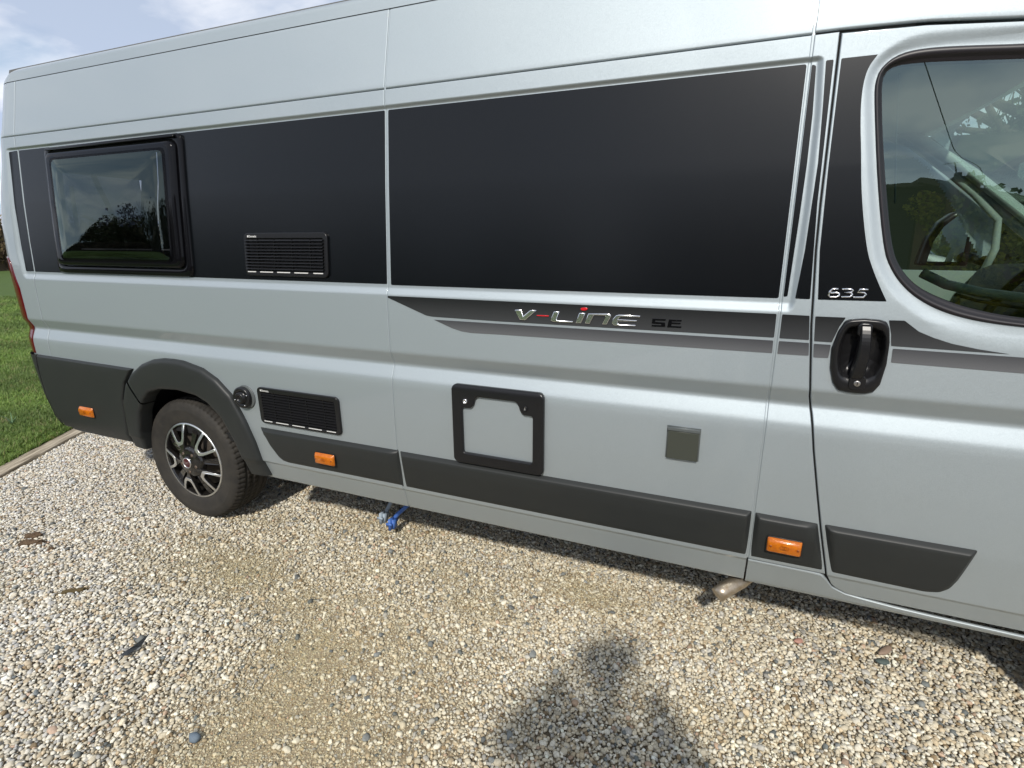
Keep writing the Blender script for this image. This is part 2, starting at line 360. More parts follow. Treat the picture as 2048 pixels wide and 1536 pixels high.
zz_ = rng_(.385,2.03,.03); P_ = np.array([[(float(fxD(z))+d, float(surf(fxD(z), z))+.008, z) for d in (-.006,.006)] for z in zz_])
obj('door_seal', grid_mesh('door_seal', P_), DARK, VAN)
# front wing and bonnet side
panel('front_wing', lambda z: 3.955+0*z, lambda z: np.interp(z, [.4,1.0,1.3], [4.93,4.90,4.60]), [z for z in ZMAIN if .40 < z < 1.30], rng_(3.96,4.9,.02), cut=fa2)
# upper (high-roof) side panels
def upper(name, xl, xr, n, ztop=None):
    rows = [(2.04,.010),(2.0405,.003),(2.0425,.0008),(2.046,0)]+[(z, 0) for z in rng_(2.06,2.30,.03)]+[(2.3085,0),(2.3115,.001),(2.3125,.003),(2.3125,.010)]
    P = []
    for z, d in rows:
        a, b = float(xl(z)), float(xr(z)); g = .0022
        xs = [(a+g+q, e_) for q, e_ in EDGE]+[(x, 0) for x in np.linspace(a+.007, b-.007, n)]+[(b-g-q, e_) for q, e_ in EDGE[::-1]]
        X = np.array([q[0] for q in xs]); D = np.maximum(np.array([q[1] for q in xs]), d)
        Z = np.full(len(X), z)
        if ztop is not None:
            lo = np.interp(X, [2.83,3.02,3.214,3.5,3.65], [2.043,2.037,2.018,1.985,1.955]); hi = np.interp(X, [2.7,3.05,3.3,3.62], [2.3125,2.30,2.22,1.98]); Z = lo+(hi-lo)*(z-2.04)/.2725
        P.append(S(X, Z, -D))
    return obj(name, grid_mesh(name, np.array(P)), PAINT, VAN)
upper('upper_side_panel', lambda z: cornx(z)-.196, fxA, 14)
upper('upper_side_panel', fxA, fxB, 24)
upper('upper_side_panel', fxB, fxC, 20)
upper('upper_side_panel', fxC, lambda z: 3.62+0*z, 24, 1)
# inner shell that closes the seams (behind every gap)
def inner_shell():
    P = []
    for z in rng_(.38,2.38,.04):
        X = np.array([-1.15,-1.05,-.97,-.9]+rng_(-.68,.24,.04)+rng_(.3,3.6,.06)); P.append(S(X, np.full(len(X), z), -.016))
    P = np.array(P); c = (P[:-1,:-1]+P[1:,:-1]+P[:-1,1:]+P[1:,1:])/4
    m_ = ~(archcut(c[...,0], c[...,2]) | in_cwin(c[...,0], c[...,2]) | (poly_dist(c[...,0], c[...,2], RUB_O) < .045) | (((c[...,0]-2.985)/.09)**2+((c[...,2]-1.19)/.13)**2 < 1) | ((c[...,0] > 3.0) & (c[...,2] > 1.95)))
    obj('inner_shell', grid_mesh('inner_shell', P, m_), SEAL, VAN)
inner_shell()

for fx_, z0_, z1_ in ((fxB, .36, 2.31), (fxC, .46, 2.31)):
    zz_ = [z for z in ZMAIN if z0_ < z < 2.03]+rng_(2.045, z1_, .03)
    P_ = np.array([[(float(fx_(z))+d, float(surf(fx_(z), z))+.0030+abs(d)*.15, z) for d in (-.004,0,.004)] for z in zz_])
    obj('seam_sealer', grid_mesh('seam_sealer', P_), PAINT, VAN)
# ---------------------------------------------------------------- roof, rear, far side, floor, front
WID = 2.04
RP = [(.106,2.3145),(.108,2.328),(.110,2.342)]+[(.1115+.060*(1-math.cos(t)), 2.350+.036*math.sin(t)) for t in np.linspace(0, math.pi/2, 14)]
RP += [(.20,2.388),(.25,2.393),(.32,2.400),(.5,2.413),(.75,2.424),(1.02,2.430)]
def roof():
    rows = []
    nt_, fr = 14, rng_(-.55,2.9,.08)+[3.0,3.1,3.2,3.3,3.45,3.6]
    for side in (0, 1):
        G = []
        for y, z in RP:
            x0 = float(np.interp(z, [2.31,2.33,2.357,2.372,2.382,2.387], [-1.03,-1.02,-.985,-.93,-.86,-.80])); top = y > .172
            row = []
            for u in np.linspace(1, 0, nt_):
                if top: s_ = u*.42; row.append((x0-s_, y+(.09*u*u if y < .3 else .09*u*u*max(0, (1.02-y)/.72)), z-.075*u**2.2))
                else:
                    s_ = u*.196; k = min(1, max(0, (z-2.36)/.027)); row.append((x0-s_*(1+1.14*k), y+RC-math.sqrt(RC*RC-s_*s_)*1.0 if k == 0 else y+(RC-math.sqrt(RC*RC-s_*s_))*(1-.45*k), z-.075*k*u**2.2))
            for x in fr:
                dz = float(np.interp(x, [2.9,3.05,3.2,3.35,3.6], [0,.012,.06,.15,.36]))*float(np.interp(y, [.106,.25], [1,.9])); rib = .005*(.4 < y < 1.9)*float(ss((math.sin(x*2*math.pi/.35)+.2)*2))
                row.append((x, y, z-dz+rib))
            G.append(row)
        G = np.array(G)
        if side: G[..., 1] = WID-G[..., 1]
        rows.append(G)
    A = np.concatenate([rows[0], rows[1][::-1][1:]])
    obj('roof', grid_mesh('roof', A.transpose(1, 0, 2), flip=True), PAINT, VAN)
roof()
def rear_end():
    Zs = rng_(.86,2.31,.04); 
    for side in (0, 1):
        P = []
        for z in Zs:
            y0 = surf(cornx(z)-.196, z)
            P.append([(float(cornx(z))-.198, (y0+(WID/2-.003-y0)*t) if not side else WID-(y0+(WID/2-.003-y0)*t), z) for t in np.linspace(0, 1, 22)])
        P = np.array(P); c = (P[:-1,:-1]+P[1:,1:])/2; yy = np.where(c[...,1] < WID/2, c[...,1], WID-c[...,1])
        hole = (yy > .40) & (yy < .90) & (c[...,2] > 1.42) & (c[...,2] < 1.90)
        d = obj('rear_door', grid_mesh('rear_door', P, ~hole, flip=not side), PAINT, VAN)
        a, b = (.38,.92) if not side else (WID-.92, WID-.38)
        V, Fc = box_vf(-1.335,-1.33, a, b, 1.40,1.92); obj('pane', mesh('pane', V, Fc), ACRYL, d, smooth=False)
        ym = (a+b)/2
        tube('grab_arm', [(-1.28,ym-.06,1.92),(-1.28,ym-.04,1.84),(-1.28,ym-.01,1.75),(-1.27,ym+.02,1.62),(-1.27,ym+.04,1.42)], .016, DARK, d, 8)
    # bumper wrapping the rear corner
    P = []
    for z in rng_(.44,.862,.03):
        row = []
        for s in np.linspace(0, RC*.985, 14):
            x = cornx(z)-.004-s*.98; row.append((x, surf(x, z)-(.019 if s > 0 else .002), z))
        xe = float(cornx(z))-RC*.985-.016; y0 = float(row[-1][1])+.016
        row += [(xe, y0+(WID-2*y0)*t, z) for t in np.linspace(.02,.98,12)]
        P.append(row)
    P = np.array(P, float)
    obj('rear_bumper', grid_mesh('rear_bumper', P, flip=True), CLAD, VAN)
rear_end()
def far_side():
    P = []
    for z in rng_(.36,1.2,.05)+rng_(1.215,2.31,.0125):
        X = np.array([float(cornx(z))-.196]+rng_(-1.1,2.86,.06)+rng_(2.88,3.92,.012)); Y = WID-surf(X, np.full(len(X), z)); P.append(np.stack([X, Y, np.full(len(X), z)], -1))
    P = np.array(P); c = (P[:-1,:-1]+P[1:,1:])/2; x, z = c[...,0], c[...,2]
    hole = (poly_dist(x, z, RUB_O) < 0) | fa2(x, z) | archcut(x, z) | ((z > 2.36-(x-3.0)*.75) & (x > 3.0))
    obj('far_side_panel', grid_mesh('far_side_panel', P, ~hole, flip=True), PAINT, VAN)
far_side()
def nose():
    xs = [3.955,4.2,4.45,4.7,4.85,4.93,4.96]; top = [1.30,1.28,1.20,1.08,.98,.90,.80]; hw = [1.02,1.02,1.0,.97,.92,.84,.78]
    P = []
    for x, t, h in zip(xs, top, hw):
        P.append([(x, 1.02-h, .45), (x, 1.02-h, t-.12), (x, 1.02-h+.06, t-.03), (x, 1.02-h+.2, t), (x, 1.02, t+.03), (x, 1.02+h-.2, t), (x, 1.02+h-.06, t-.03), (x, 1.02+h, t-.12), (x, 1.02+h, .45)])
    P = np.array(P); P[:,0:2,1] += .03
    P2 = P[:, 1:8]
    obj('bonnet', grid_mesh('bonnet', P2, flip=True), PAINT, VAN)
    xb = [(4.55,.0),(4.85,.06),(4.95,.16),(4.985,.4),(4.99,1.02),(4.985,1.64),(4.95,1.88),(4.85,1.98),(4.55,2.04)]
    obj('front_bumper', grid_mesh('front_bumper', np.array([[(x, y, z) for x, y in xb] for z in (.30,.45,.6,.78,.92)])), CLAD, VAN)
    P = np.array([[(3.42+.0*k, .14+1.76*k/8, 2.03+.03*math.sin(math.pi*k/8)) for k in range(9)], [(4.38+.05*math.sin(math.pi*k/8), .06+1.92*k/8, 1.28) for k in range(9)]])
    obj('windscreen', grid_mesh('windscreen', P), PLAING, VAN)
    for y, s in ((.085, 1), (WID-.085, -1)):
        V, Fc = tube_vf([(3.40, y+.05*s, 2.03), (3.7, y+.03*s, 1.80), (4.0, y, 1.55), (4.30, y-.01*s, 1.30)], .035, 10); 
        o = obj('windscreen_pillar', mesh('windscreen_pillar', V, Fc), PAINT, VAN)
nose()
box('chassis_floor', -1.2,3.5,.06,1.98,.50,.54, DARK, VAN)
box('underbody_rail', -1.1,4.6,.34,.42,.34,.50, DARK, VAN); box('underbody_rail', -1.1,4.6,1.62,1.70,.34,.50, DARK, VAN)
box('waste_tank', .75,1.75,.45,1.25,.30,.50, DARK, VAN)
tube('rear_axle', [(0,.25,.34),(0,1.8,.34)], .05, DARK, VAN)
# wheel wells
for cxw in (0., 4.035):
    V, Fc = lathe_vf([(.44,.0),(.44,.34),(.05,.34)], 40, t0=.06, t1=math.pi-.10)
    obj('wheel_well', mesh('wheel_well', off_vf(V, (cxw, .02, .346)), Fc), DARK, VAN)
    V, Fc = lathe_vf([(.44,.0),(.44,.34),(.05,.34)], 24, t0=-.15, t1=math.pi+.15)
    obj('wheel_well', mesh('wheel_well', [(v[0]+cxw, WID-.02-v[1], v[2]+.346) for v in V], Fc), DARK, VAN)

# ---------------------------------------------------------------- draped sheets and mouldings
def drape(poly, t=.0, bevel=.0, base=.0012, step=.02, taper=None, rows=None, swap=False, chamfer=False):
    """sheet over an x-monotone polygon: thickness t raised with a rounded bevel"""
    if swap: poly = [(b, a) for a, b in poly]
    P = np.array(poly); xs = set(np.round(P[:,0], 5)); x0, x1 = P[:,0].min(), P[:,0].max()
    xs |= set(np.round(np.arange(x0, x1, step), 5))
    ins = [0,.0006,.0015,.003,.006,.01] if bevel else [0]
    if bevel: ins = [bevel*q for q in (0,.04,.12,.3,.55,.8,1.0)]
    for q in ins: xs |= {round(x0+q, 5), round(x1-q, 5)}
    xs = sorted(x for x in xs if x0-1e-6 <= x <= x1+1e-6)
    e = 1e-5; xs = [min(max(x, x0+e), x1-e) for x in xs]; xs = sorted(set(xs)); Q = np.roll(P, -1, 0); out = []
    for x in xs:
        hits = []
        for (ax, az_), (bx, bz) in zip(P, Q):
            if (ax-x)*(bx-x) <= 0 and abs(ax-bx) > 1e-9: hits.append(az_+(bz-az_)*(x-ax)/(bx-ax))
        lo, hi = min(hits), max(hits); h = hi-lo
        a = [q for q in ins]; mid = np.linspace(0, 1, rows or 6)
        lo_r = [min(q, h*.5*(i+1)/(len(a)+1)) for i, q in enumerate(a)] if bevel else [0]
        zz = [lo+q for q in lo_r]+list(lo+lo_r[-1]+(h-2*lo_r[-1])*mid[1:-1])+[hi-q for q in lo_r[::-1]]
        out.append([(x, z) for z in zz])
    G = np.array(out); X, Z = G[...,0], G[...,1]
    o_ = np.full(X.shape, base)
    if bevel:
        d = np.maximum(-poly_dist(X, Z, poly), 0); k = np.clip(d/bevel, 0, 1); tt = t*(np.interp(Z, taper[0], taper[1]) if taper else 1); o_ = -.002 + (tt+.002)*(np.minimum(k*1.12, 1) if chamfer else np.sqrt(1-(1-k)**2))
    if swap: return S(Z, X, o_).transpose(1, 0, 2)
    return S(X, Z, o_)
def sheet(name, poly, m, parent=VAN, t=0., bevel=0., base=.0012, step=.02, **k):
    G = drape(poly, t, bevel, base, step, taper=k.pop('taper', None), rows=k.pop('rows', None), swap=k.pop('swap', False), chamfer=k.pop('chamfer', False)); return obj(name, grid_mesh(name, G, flip=True), m, parent, **k)
def rrect(x0, x1, z0, z1, r, n=6):
    c = []
    for cx_, cz, a0 in ((x1-r, z1-r, 0), (x0+r, z1-r, 90), (x0+r, z0+r, 180), (x1-r, z0+r, 270)):
        for k in range(n+1):
            a = R(a0+90*k/n); c.append((cx_+r*math.cos(a), cz+r*math.sin(a)))
    return c
def round_poly(P, r=.006, n=4):
    out = []; N = len(P)
    for i in range(N):
        p = Vector(P[i]); a = Vector(P[i-1])-p; b = Vector(P[(i+1) % N])-p
        rr = min(r, a.length*.45, b.length*.45); A = p+a.normalized()*rr; B = p+b.normalized()*rr
        for k in range(n+1):
            t = k/n; out.append(tuple((1-t)**2*A+2*t*(1-t)*p+t*t*B))
    return out
def with_gap(poly): return round_poly(poly, .007)
FILMK = dict(step=.03, rows=30)
sheet('black_panel', with_gap([(-1.050,1.965),(-1.0,1.968),(-.981,1.968),(-.985,1.70),(-.982,1.5),(-.974,1.34),(-1.046,1.338),(-1.060,1.475),(-1.064,1.686)]), FILM, step=.02, rows=12, swap=True)
sheet('black_panel', round_poly([(-.966,1.968),(-.695,1.968),(-.695,1.3375),(-.961,1.3375),(-.971,1.5),(-.969,1.7)], .005), FILM, step=.02, rows=12, swap=True)
sheet('black_panel', round_poly([(.262,1.968),(1.373,1.968),(1.373,1.3375),(.262,1.3375)], .005), FILM, **FILMK)
sheet('black_panel', with_gap([(1.388,1.9685),(2.7595,1.9685),(2.7605,1.3365),(1.3915,1.3345)]), FILM, **FILMK)
sheet('black_panel', round_poly([(2.7725,1.966),(2.783,1.962),(2.789,1.84),(2.7905,1.71),(2.788,1.55),(2.783,1.343),(2.7725,1.341)], .004), FILM, step=.02, rows=6, swap=True)
sheet('black_panel', round_poly([(2.8045,1.970),(2.8225,1.970),(2.828,1.60),(2.8415,1.338),(2.803,1.338),(2.812,1.475),(2.8165,1.71),(2.8105,1.86)], .004), FILM, step=.02, rows=6, swap=True)
sheet('black_panel', round_poly([(2.8405,1.9705)]+chaikin([(2.923,1.9705),(2.908,1.948),(2.8995,1.915),(2.899,1.86),(2.907,1.79),(2.914,1.746),(2.931,1.62),(2.9625,1.476),(2.986,1.42),(3.010,1.372),(3.028,1.3395)], 2, False)+[(2.8615,1.338),(2.8495,1.475),(2.8430,1.70)], .003), FILM, step=.008, rows=30, base=.0016, swap=True)
# two fading stripes printed on film
def stripe_mat(name, c0, c1, z0, z1):
    m = mat(name, c0, .38, .15, spec=.5); t = m.node_tree; b = t.nodes['Principled BSDF']
    g = t.nodes.new('ShaderNodeTexCoord'); s = t.nodes.new('ShaderNodeSeparateXYZ'); t.links.new(g.outputs['Object'], s.inputs[0])
    r = t.nodes.new('ShaderNodeMapRange'); r.inputs['From Min'].default_value = z0; r.inputs['From Max'].default_value = z1; t.links.new(s.outputs[2], r.inputs[0])
    w = t.nodes.new('ShaderNodeTexVoronoi'); w.inputs['Scale'].default_value = 420; t.links.new(g.outputs['Object'], w.inputs['Vector'])
    a = t.nodes.new('ShaderNodeMath'); a.operation = 'MULTIPLY_ADD'; a.inputs[1].default_value = .10; t.links.new(w.outputs['Distance'], a.inputs[0]); t.links.new(r.outputs[0], a.inputs[2])
    mx_ = t.nodes.new('ShaderNodeMix'); mx_.data_type = 'RGBA'; mx_.inputs['A'].default_value = (*c1, 1); mx_.inputs['B'].default_value = (*c0, 1)
    t.links.new(a.outputs[0], mx_.inputs['Factor']); t.links.new(mx_.outputs['Result'], b.inputs['Base Color']); return m
STU = stripe_mat('stripe_dark', (.013,.014,.015), (.050,.052,.055), 1.215, 1.292)
STL = stripe_mat('stripe_grey', (.060,.062,.068), (.13,.133,.14), 1.168, 1.212)
sk = dict(step=.02, rows=8)
sheet('upper_stripe', round_poly([(1.3815,1.293),(2.7595,1.2915),(2.7605,1.2205),(1.862,1.219),(1.58,1.2215),(1.552,1.225),(1.381,1.286)], .004), STU, **sk)
sheet('upper_stripe', round_poly([(2.7745,1.291),(2.846,1.2905),(2.8535,1.2195),(2.775,1.2195)], .003), STU, **sk)
sheet('upper_stripe', round_poly([(2.861,1.2895),(2.9375,1.290),(2.925,1.263),(2.912,1.217),(2.867,1.217)], .003), STU, **sk)
sheet('upper_stripe', round_poly([(3.041,1.288),(3.077,1.289),(3.114,1.261),(3.15,1.246),(3.192,1.233),(3.25,1.2225),(3.32,1.214),(3.057,1.217),(3.052,1.25)], .002), STU, **sk)
sheet('lower_stripe', round_poly([(1.586,1.2105),(2.7595,1.2115),(2.7605,1.173),(1.862,1.171),(1.744,1.1695),(1.703,1.173),(1.662,1.183)], .003), STL, **sk)
sheet('lower_stripe', round_poly([(2.775,1.211),(2.8545,1.211),(2.8585,1.173),(2.775,1.172)], .003), STL, **sk)
sheet('lower_stripe', round_poly([(2.867,1.2095),(2.911,1.2095),(2.909,1.170),(2.871,1.169)], .003), STL, **sk)
sheet('lower_stripe', round_poly([(3.062,1.2095),(3.45,1.207),(3.75,1.203),(3.75,1.163),(3.357,1.166),(3.064,1.170)], .003), STL, **sk)

# protective mouldings
ck = dict(t=.017, bevel=.017, chamfer=True, step=.03, rows=12, taper=([.465,.50,.58],[.12,.45,1]))
sheet('side_moulding', round_poly([(.598,.641),(1.3845,.643),(1.3955,.469),(.74,.469),(.705,.475),(.68,.492),(.655,.525)], .006), CLAD, **ck)
sheet('side_moulding', round_poly([(1.3895,.641),(2.762,.643),(2.7635,.467),(1.4005,.467)], .005), CLAD, **ck)
sheet('side_moulding', round_poly([(2.7705,.641),(2.953,.639),(2.994,.466),(2.771,.465)], .005), CLAD, **ck)
sheet('door_moulding', round_poly([(2.969,.641),(3.3605,.6415),(3.335,.53),(3.321,.492),(3.299,.470),(3.262,.461),(3.011,.4655)], .010), CLAD, **ck)
rp = dict(t=.020, bevel=.010, step=.02, rows=10)
sheet('rear_moulding', [(-1.096,.8605),(-.256,.851),(-.335,.765),(-.383,.664),(-.408,.478),(-.418,.402),(-1.045,.418),(-1.072,.50),(-1.098,.60),(-1.105,.75)], CLAD, **rp)
V, Fc = tube_vf([(x, float(surf(x, z))-.0200, z) for x, z in [(-1.087,.860),(-1.098,.801),(-1.101,.70),(-1.097,.579),(-1.078,.48),(-1.052,.419)]], .0022, 6); obj('bumper_joint', mesh('bumper_joint', V, Fc), DARK, VAN)
def arch(cxw, name='wheel_arch_trim', mir=False, tmin=0, tmax=119):
    prf = [(0,-.002),(.012,.008),(.04,.016),(.09,.022),(.16,.024),(.3,.026),(.6,.026),(.85,.026),(.96,.024),(1.0,.018),(1.02,.010),(1.025,-.05)]
    P = []
    t = _ta[tmin:tmax+1]; ro = _ra[tmin:tmax+1]; ri = np.interp(t, _tb, _rb)
    for k, o_ in prf:
        r = ro+(ri-ro)*k; X = r*np.cos(t); Z = .346+r*np.sin(t)
        y = prof(Z)-o_
        if mir: y = WID-y
        P.append(np.stack([X+cxw, y, Z], -1))
    return obj(name, grid_mesh(name, np.array(P), flip=mir), CLAD, VAN)
arch(0, tmin=0, tmax=84); arch(0, tmin=85, tmax=119)
arch(4.035); arch(0, mir=True); arch(4.035, mir=True)

# ---------------------------------------------------------------- flat shapes with rounded edges (curves baked to meshes)
DG = None
def curve_mesh(name, loops, depth, bevel=.001, off=0., res=2, follow=True):
    """closed loops in (x, z); front face stands depth proud of the surface + off"""
    cu = bpy.data.curves.new(name, 'CURVE'); cu.dimensions = '2D'; cu.fill_mode = 'BOTH'
    for lp in loops:
        s = cu.splines.new('POLY'); s.points.add(len(lp)-1); s.use_cyclic_u = True
        for p, q in zip(s.points, lp): p.co = (q[0], q[1], 0, 1)
    cu.extrude = max(depth/2-bevel, 0); cu.bevel_depth = bevel; cu.bevel_resolution = res; cu.offset = -bevel
    o = bpy.data.objects.new(name, cu); me = bpy.data.meshes.new_from_object(o)
    bpy.data.objects.remove(o); bpy.data.curves.remove(cu)
    return follow_surface(me, off+depth/2, follow)
def follow_surface(me, off, follow=True):
    n = len(me.vertices); co = np.empty(n*3); me.vertices.foreach_get('co', co); co = co.reshape(-1, 3)
    x, z, h = co[:,0].copy(), co[:,1].copy(), co[:,2].copy()
    if follow is True: base = surf(x, z)
    elif follow is None: base = 0
    else: base = float(follow)
    out = np.stack([x, base-off-h, z], -1); me.vertices.foreach_set('co', out.reshape(-1)); me.update(); return me
def shape(name, loops, depth, m, parent, bevel=.001, off=0., follow=True, smooth=False, **k):
    return obj(name, curve_mesh(name, loops, depth, bevel, off, 2, follow), m, parent, smooth=smooth, **k)
def text_mesh(s, size, x, z, off, follow=True, bold=0., rot=0.):
    cu = bpy.data.curves.new('t', 'FONT'); cu.body = s; cu.size = size; cu.extrude = .0002; cu.offset = bold
    o = bpy.data.objects.new('t', cu); me = bpy.data.meshes.new_from_object(o); bpy.data.objects.remove(o)
    me.transform(Matrix.Translation((x, z, 0)) @ Matrix.Rotation(rot, 4, 'Z')); return follow_surface(me, off, follow)

# badges
LET = {
 'V': [(1.9205,1.2647),(1.9459,1.2659),(1.9542,1.2438),(1.9799,1.2657),(2.0036,1.2669),(1.9618,1.2293),(1.9412,1.2292)],
 'L': [(2.0672,1.2655),(2.0876,1.2665),(2.077,1.2383),(2.0813,1.2358),(2.1366,1.2355),(2.1347,1.2297),(2.0654,1.2292),(2.0564,1.2331),(2.058,1.2424)],
 'i': [(2.1576,1.2653),(2.1791,1.2657),(2.165,1.2298),(2.1461,1.2294)],
 'n': [(2.1892,1.2649),(2.254,1.2674),(2.2639,1.2653),(2.2668,1.26),(2.254,1.2309),(2.2375,1.2306),(2.2489,1.2558),(2.2451,1.2605),(2.2086,1.2596),(2.1956,1.2298),(2.1779,1.2305)],
 'E': [(2.2835,1.2634),(2.2931,1.2662),(2.3624,1.2659),(2.3603,1.2604),(2.2999,1.2588),(2.293,1.2549),(2.2907,1.2502),(2.3521,1.2504),(2.3501,1.2458),(2.2897,1.2437),(2.2898,1.2362),(2.2964,1.2337),(2.3492,1.2351),(2.3479,1.2302),(2.2787,1.2291),(2.2702,1.2358),(2.2737,1.2522)]}
bd = part('badge', VAN, label='chrome lettering V-LINE with a red dash and dot, black SE behind it')
for k_, p in LET.items(): shape('letter', [p], .0048, CHROME, bd, .0022, off=.001)
shape('dash', [[(2.0049,1.2502),(2.049,1.2507),(2.048,1.2466),(2.0039,1.2467)]], .003, RED, bd, .0008, off=.001)
shape('dot', [[(2.1632,1.282),(2.1733,1.2841),(2.1852,1.2834),(2.1863,1.2798),(2.1821,1.2754),(2.1737,1.2733),(2.1652,1.2742),(2.162,1.278)]], .004, RED, bd, .001, off=.001)
for p in ([(2.4009,1.2584),(2.4436,1.2591),(2.4425,1.2544),(2.4104,1.2539),(2.4102,1.2485),(2.4414,1.248),(2.443,1.2346),(2.4,1.2336),(2.4006,1.2384),(2.4299,1.2386),(2.4302,1.243),(2.4003,1.2432)],
          [(2.4527,1.2587),(2.4922,1.2587),(2.4914,1.2546),(2.4627,1.2542),(2.4618,1.2498),(2.4894,1.2495),(2.4888,1.2457),(2.4618,1.2458),(2.4618,1.2385),(2.4926,1.2385),(2.4921,1.2344),(2.4491,1.234)]):
    shape('letter', [p], .003, GLOSSB, bd, .0007, off=.001)
bd2 = part('badge', VAN, label='chrome number 635 on the black door panel')
for p in ([(2.9087,1.3692),(2.8943,1.3692),(2.8880,1.3620),(2.8859,1.3505),(2.8911,1.3462),(2.9060,1.3468),(2.9125,1.3505),(2.9115,1.3570),(2.906,1.3588),(2.8900,1.3580)],
          [(2.9171,1.3694),(2.940,1.3696),(2.9448,1.366),(2.9408,1.3610),(2.9255,1.3598),(2.9408,1.3597),(2.9440,1.3550),(2.9390,1.3482),(2.9185,1.3475)],
          [(2.9805,1.3699),(2.9605,1.370),(2.9560,1.3618),(2.9720,1.3612),(2.9765,1.3569),(2.9717,1.3482),(2.9471,1.3475)]):
    tube('digit', [(x, float(surf(x, z))-.003, z) for x, z in p], .0027, CHROME, bd2, 8)

# fridge vents
def vent(x0, x1, z0, z1, lx0, lx1, lz0, lz1, lab):
    v = part('fridge_vent', VAN, label=lab)
    c = ((x0+x1)/2, (z0+z1)/2)
    shape('vent_frame', [rrect(x0, x1, z0, z1, .022), rrect(lx0, lx1, lz0-.006, lz1, .008)], .012, BLACK, v, .003, off=0)
    sheet('backing', [(lx0-.01,lz0-.015),(lx1+.01,lz0-.015),(lx1+.01,lz1+.01),(lx0-.01,lz1+.01)], DARK, v, base=-.004 if False else .0008, rows=4)
    n = 10; pitch = (lz1-lz0)/n
    ribs = [lx0+(lx1-lx0)*q for q in (.17,.39,.62,.85)]
    for i in range(n):
        z = lz0+pitch*(i+.5)
        yb = float(prof(z))
        prf = [(-.0012, z+pitch*.30), (-.0105, z-pitch*.10), (-.0110, z-pitch*.26), (-.0085, z-pitch*.28)]
        P = np.array([[(x, yb+a, b) for a, b in prf] for x in np.linspace(lx0-.002, lx1+.002, 6)])
        obj('slat', grid_mesh('slat', P, flip=False), BLACK, v, smooth=False)
    for r_ in ribs:
        V, Fc = join_vf([box_vf(r_-.0012, r_+.0012, float(prof(z_))-.0095, float(prof(z_)), z_-pitch*.45, z_+pitch*.45) for z_ in [lz0+pitch*(i+.5) for i in range(n)]])
        obj('vent_rib', mesh('vent_rib', V, Fc), BLACK, v, smooth=False)
    # bright slots along the bottom edge and the maker's name
    for q0, q1 in ((.0,.115),(.17,.345),(.40,.57),(.625,.80),(.865,.985)):
        a, b = lx0+(lx1-lx0)*q0, lx0+(lx1-lx0)*q1; z = lz0-.0085
        shape('slot', [[(a,z-.002),(b,z-.002),(b,z+.002),(a,z+.002)]], .0008, WHITEP, v, .0001, off=.012)
    shape('logo', [rrect(x0+.022,x0+.029,z1-.0185,z1-.0105,.0012)], .0006, WHITEP, v, .0001, off=.0118)
    o = obj('lettering', text_mesh('Dometic', .0125, x0+.031, z1-.0185, .0124, bold=.0002), WHITEP, v, smooth=False)
vent(.637,1.093,1.355,1.535, .650,1.074,1.380,1.511, 'upper fridge vent on the black panel')
vent(.622,1.095,.669,.846, .645,1.073,.690,.823, 'lower fridge vent above the dark moulding')

# flue outlet
fl = part('flue_outlet', VAN, (.537, float(prof(.785)), .785))
V, Fc = lathe_vf([(.058,0),(.058,-.004),(.054,-.006),(.0,-.006)], 32); obj('flange', mesh('flange', V, Fc), GREYP2, fl)
V, Fc = lathe_vf([(.052,-.005),(.052,-.020),(.049,-.024),(.034,-.026),(.032,-.020),(.028,-.020),(.027,-.034),(.024,-.037),(.013,-.037),(.012,-.032),(0,-.032)], 32); o = obj('flue_cap', mesh('flue_cap', off_vf(V, (-.010,0,-.001)), Fc), BLACK, fl)
for a in (R(20), R(200), R(300)):
    V, Fc = lathe_vf([(0,-.027),(.003,-.0265),(.003,-.02)], 8); obj('screw', mesh('screw', off_vf(V, (.042*math.cos(a)-.010, 0, .042*math.sin(a))), Fc), CHROME, fl)

# toilet cassette door
cs = part('cassette_door', VAN, label='square service hatch with silver centre in black frame')
outer = rrect(1.660,2.039,.645,.969,.022)
inner = round_poly([(1.7045,.690),(1.996,.690),(1.997,.878),(1.962,.878),(1.952,.885),(1.945,.897),(1.942,.912),(1.929,.927),(1.771,.927),(1.760,.915),(1.757,.897),(1.750,.885),(1.740,.878),(1.7045,.878)], .010)
shape('hatch_frame', [outer, inner], .020, BLACK, cs, .005, off=0, smooth=False)
sheet('hatch_panel', [(1.70,.685),(2.0,.685),(2.0,.93),(1.70,.93)], PAINT, cs, base=.006, rows=5)
for x in (1.722, 1.969):
    V, Fc = lathe_vf([(.0095,0),(.0095,-.004),(.008,-.005),(.0065,-.0045),(.006,-.002),(.0,-.002)], 20)
    lk = obj('lock', mesh('lock', off_vf(V, (x, float(prof(.906))-.020, .906)), Fc), CHROME if x < 1.8 else BLACK, cs)
V, Fc = box_vf(1.9675,1.9705, float(prof(.906))-.024, float(prof(.906))-.021, .901,.911); obj('key_slot', mesh('key_slot', V, Fc), CHROME, cs, smooth=False)
# mains socket flap
sk_ = part('socket_cover', VAN)
shape('flap', [[(2.478,.792),(2.577,.792),(2.577,.890),(2.478,.890)]], .013, GREYP, sk_, .002, off=.001)
shape('hinge', [[(2.476,.8915),(2.579,.8915),(2.579,.903),(2.476,.903)]], .015, GREYP2, sk_, .002, off=.001)
shape('base_gasket', [[(2.473,.789),(2.581,.789),(2.581,.9045),(2.473,.9045)]], .004, GREYP2, sk_, .001, off=-.002)

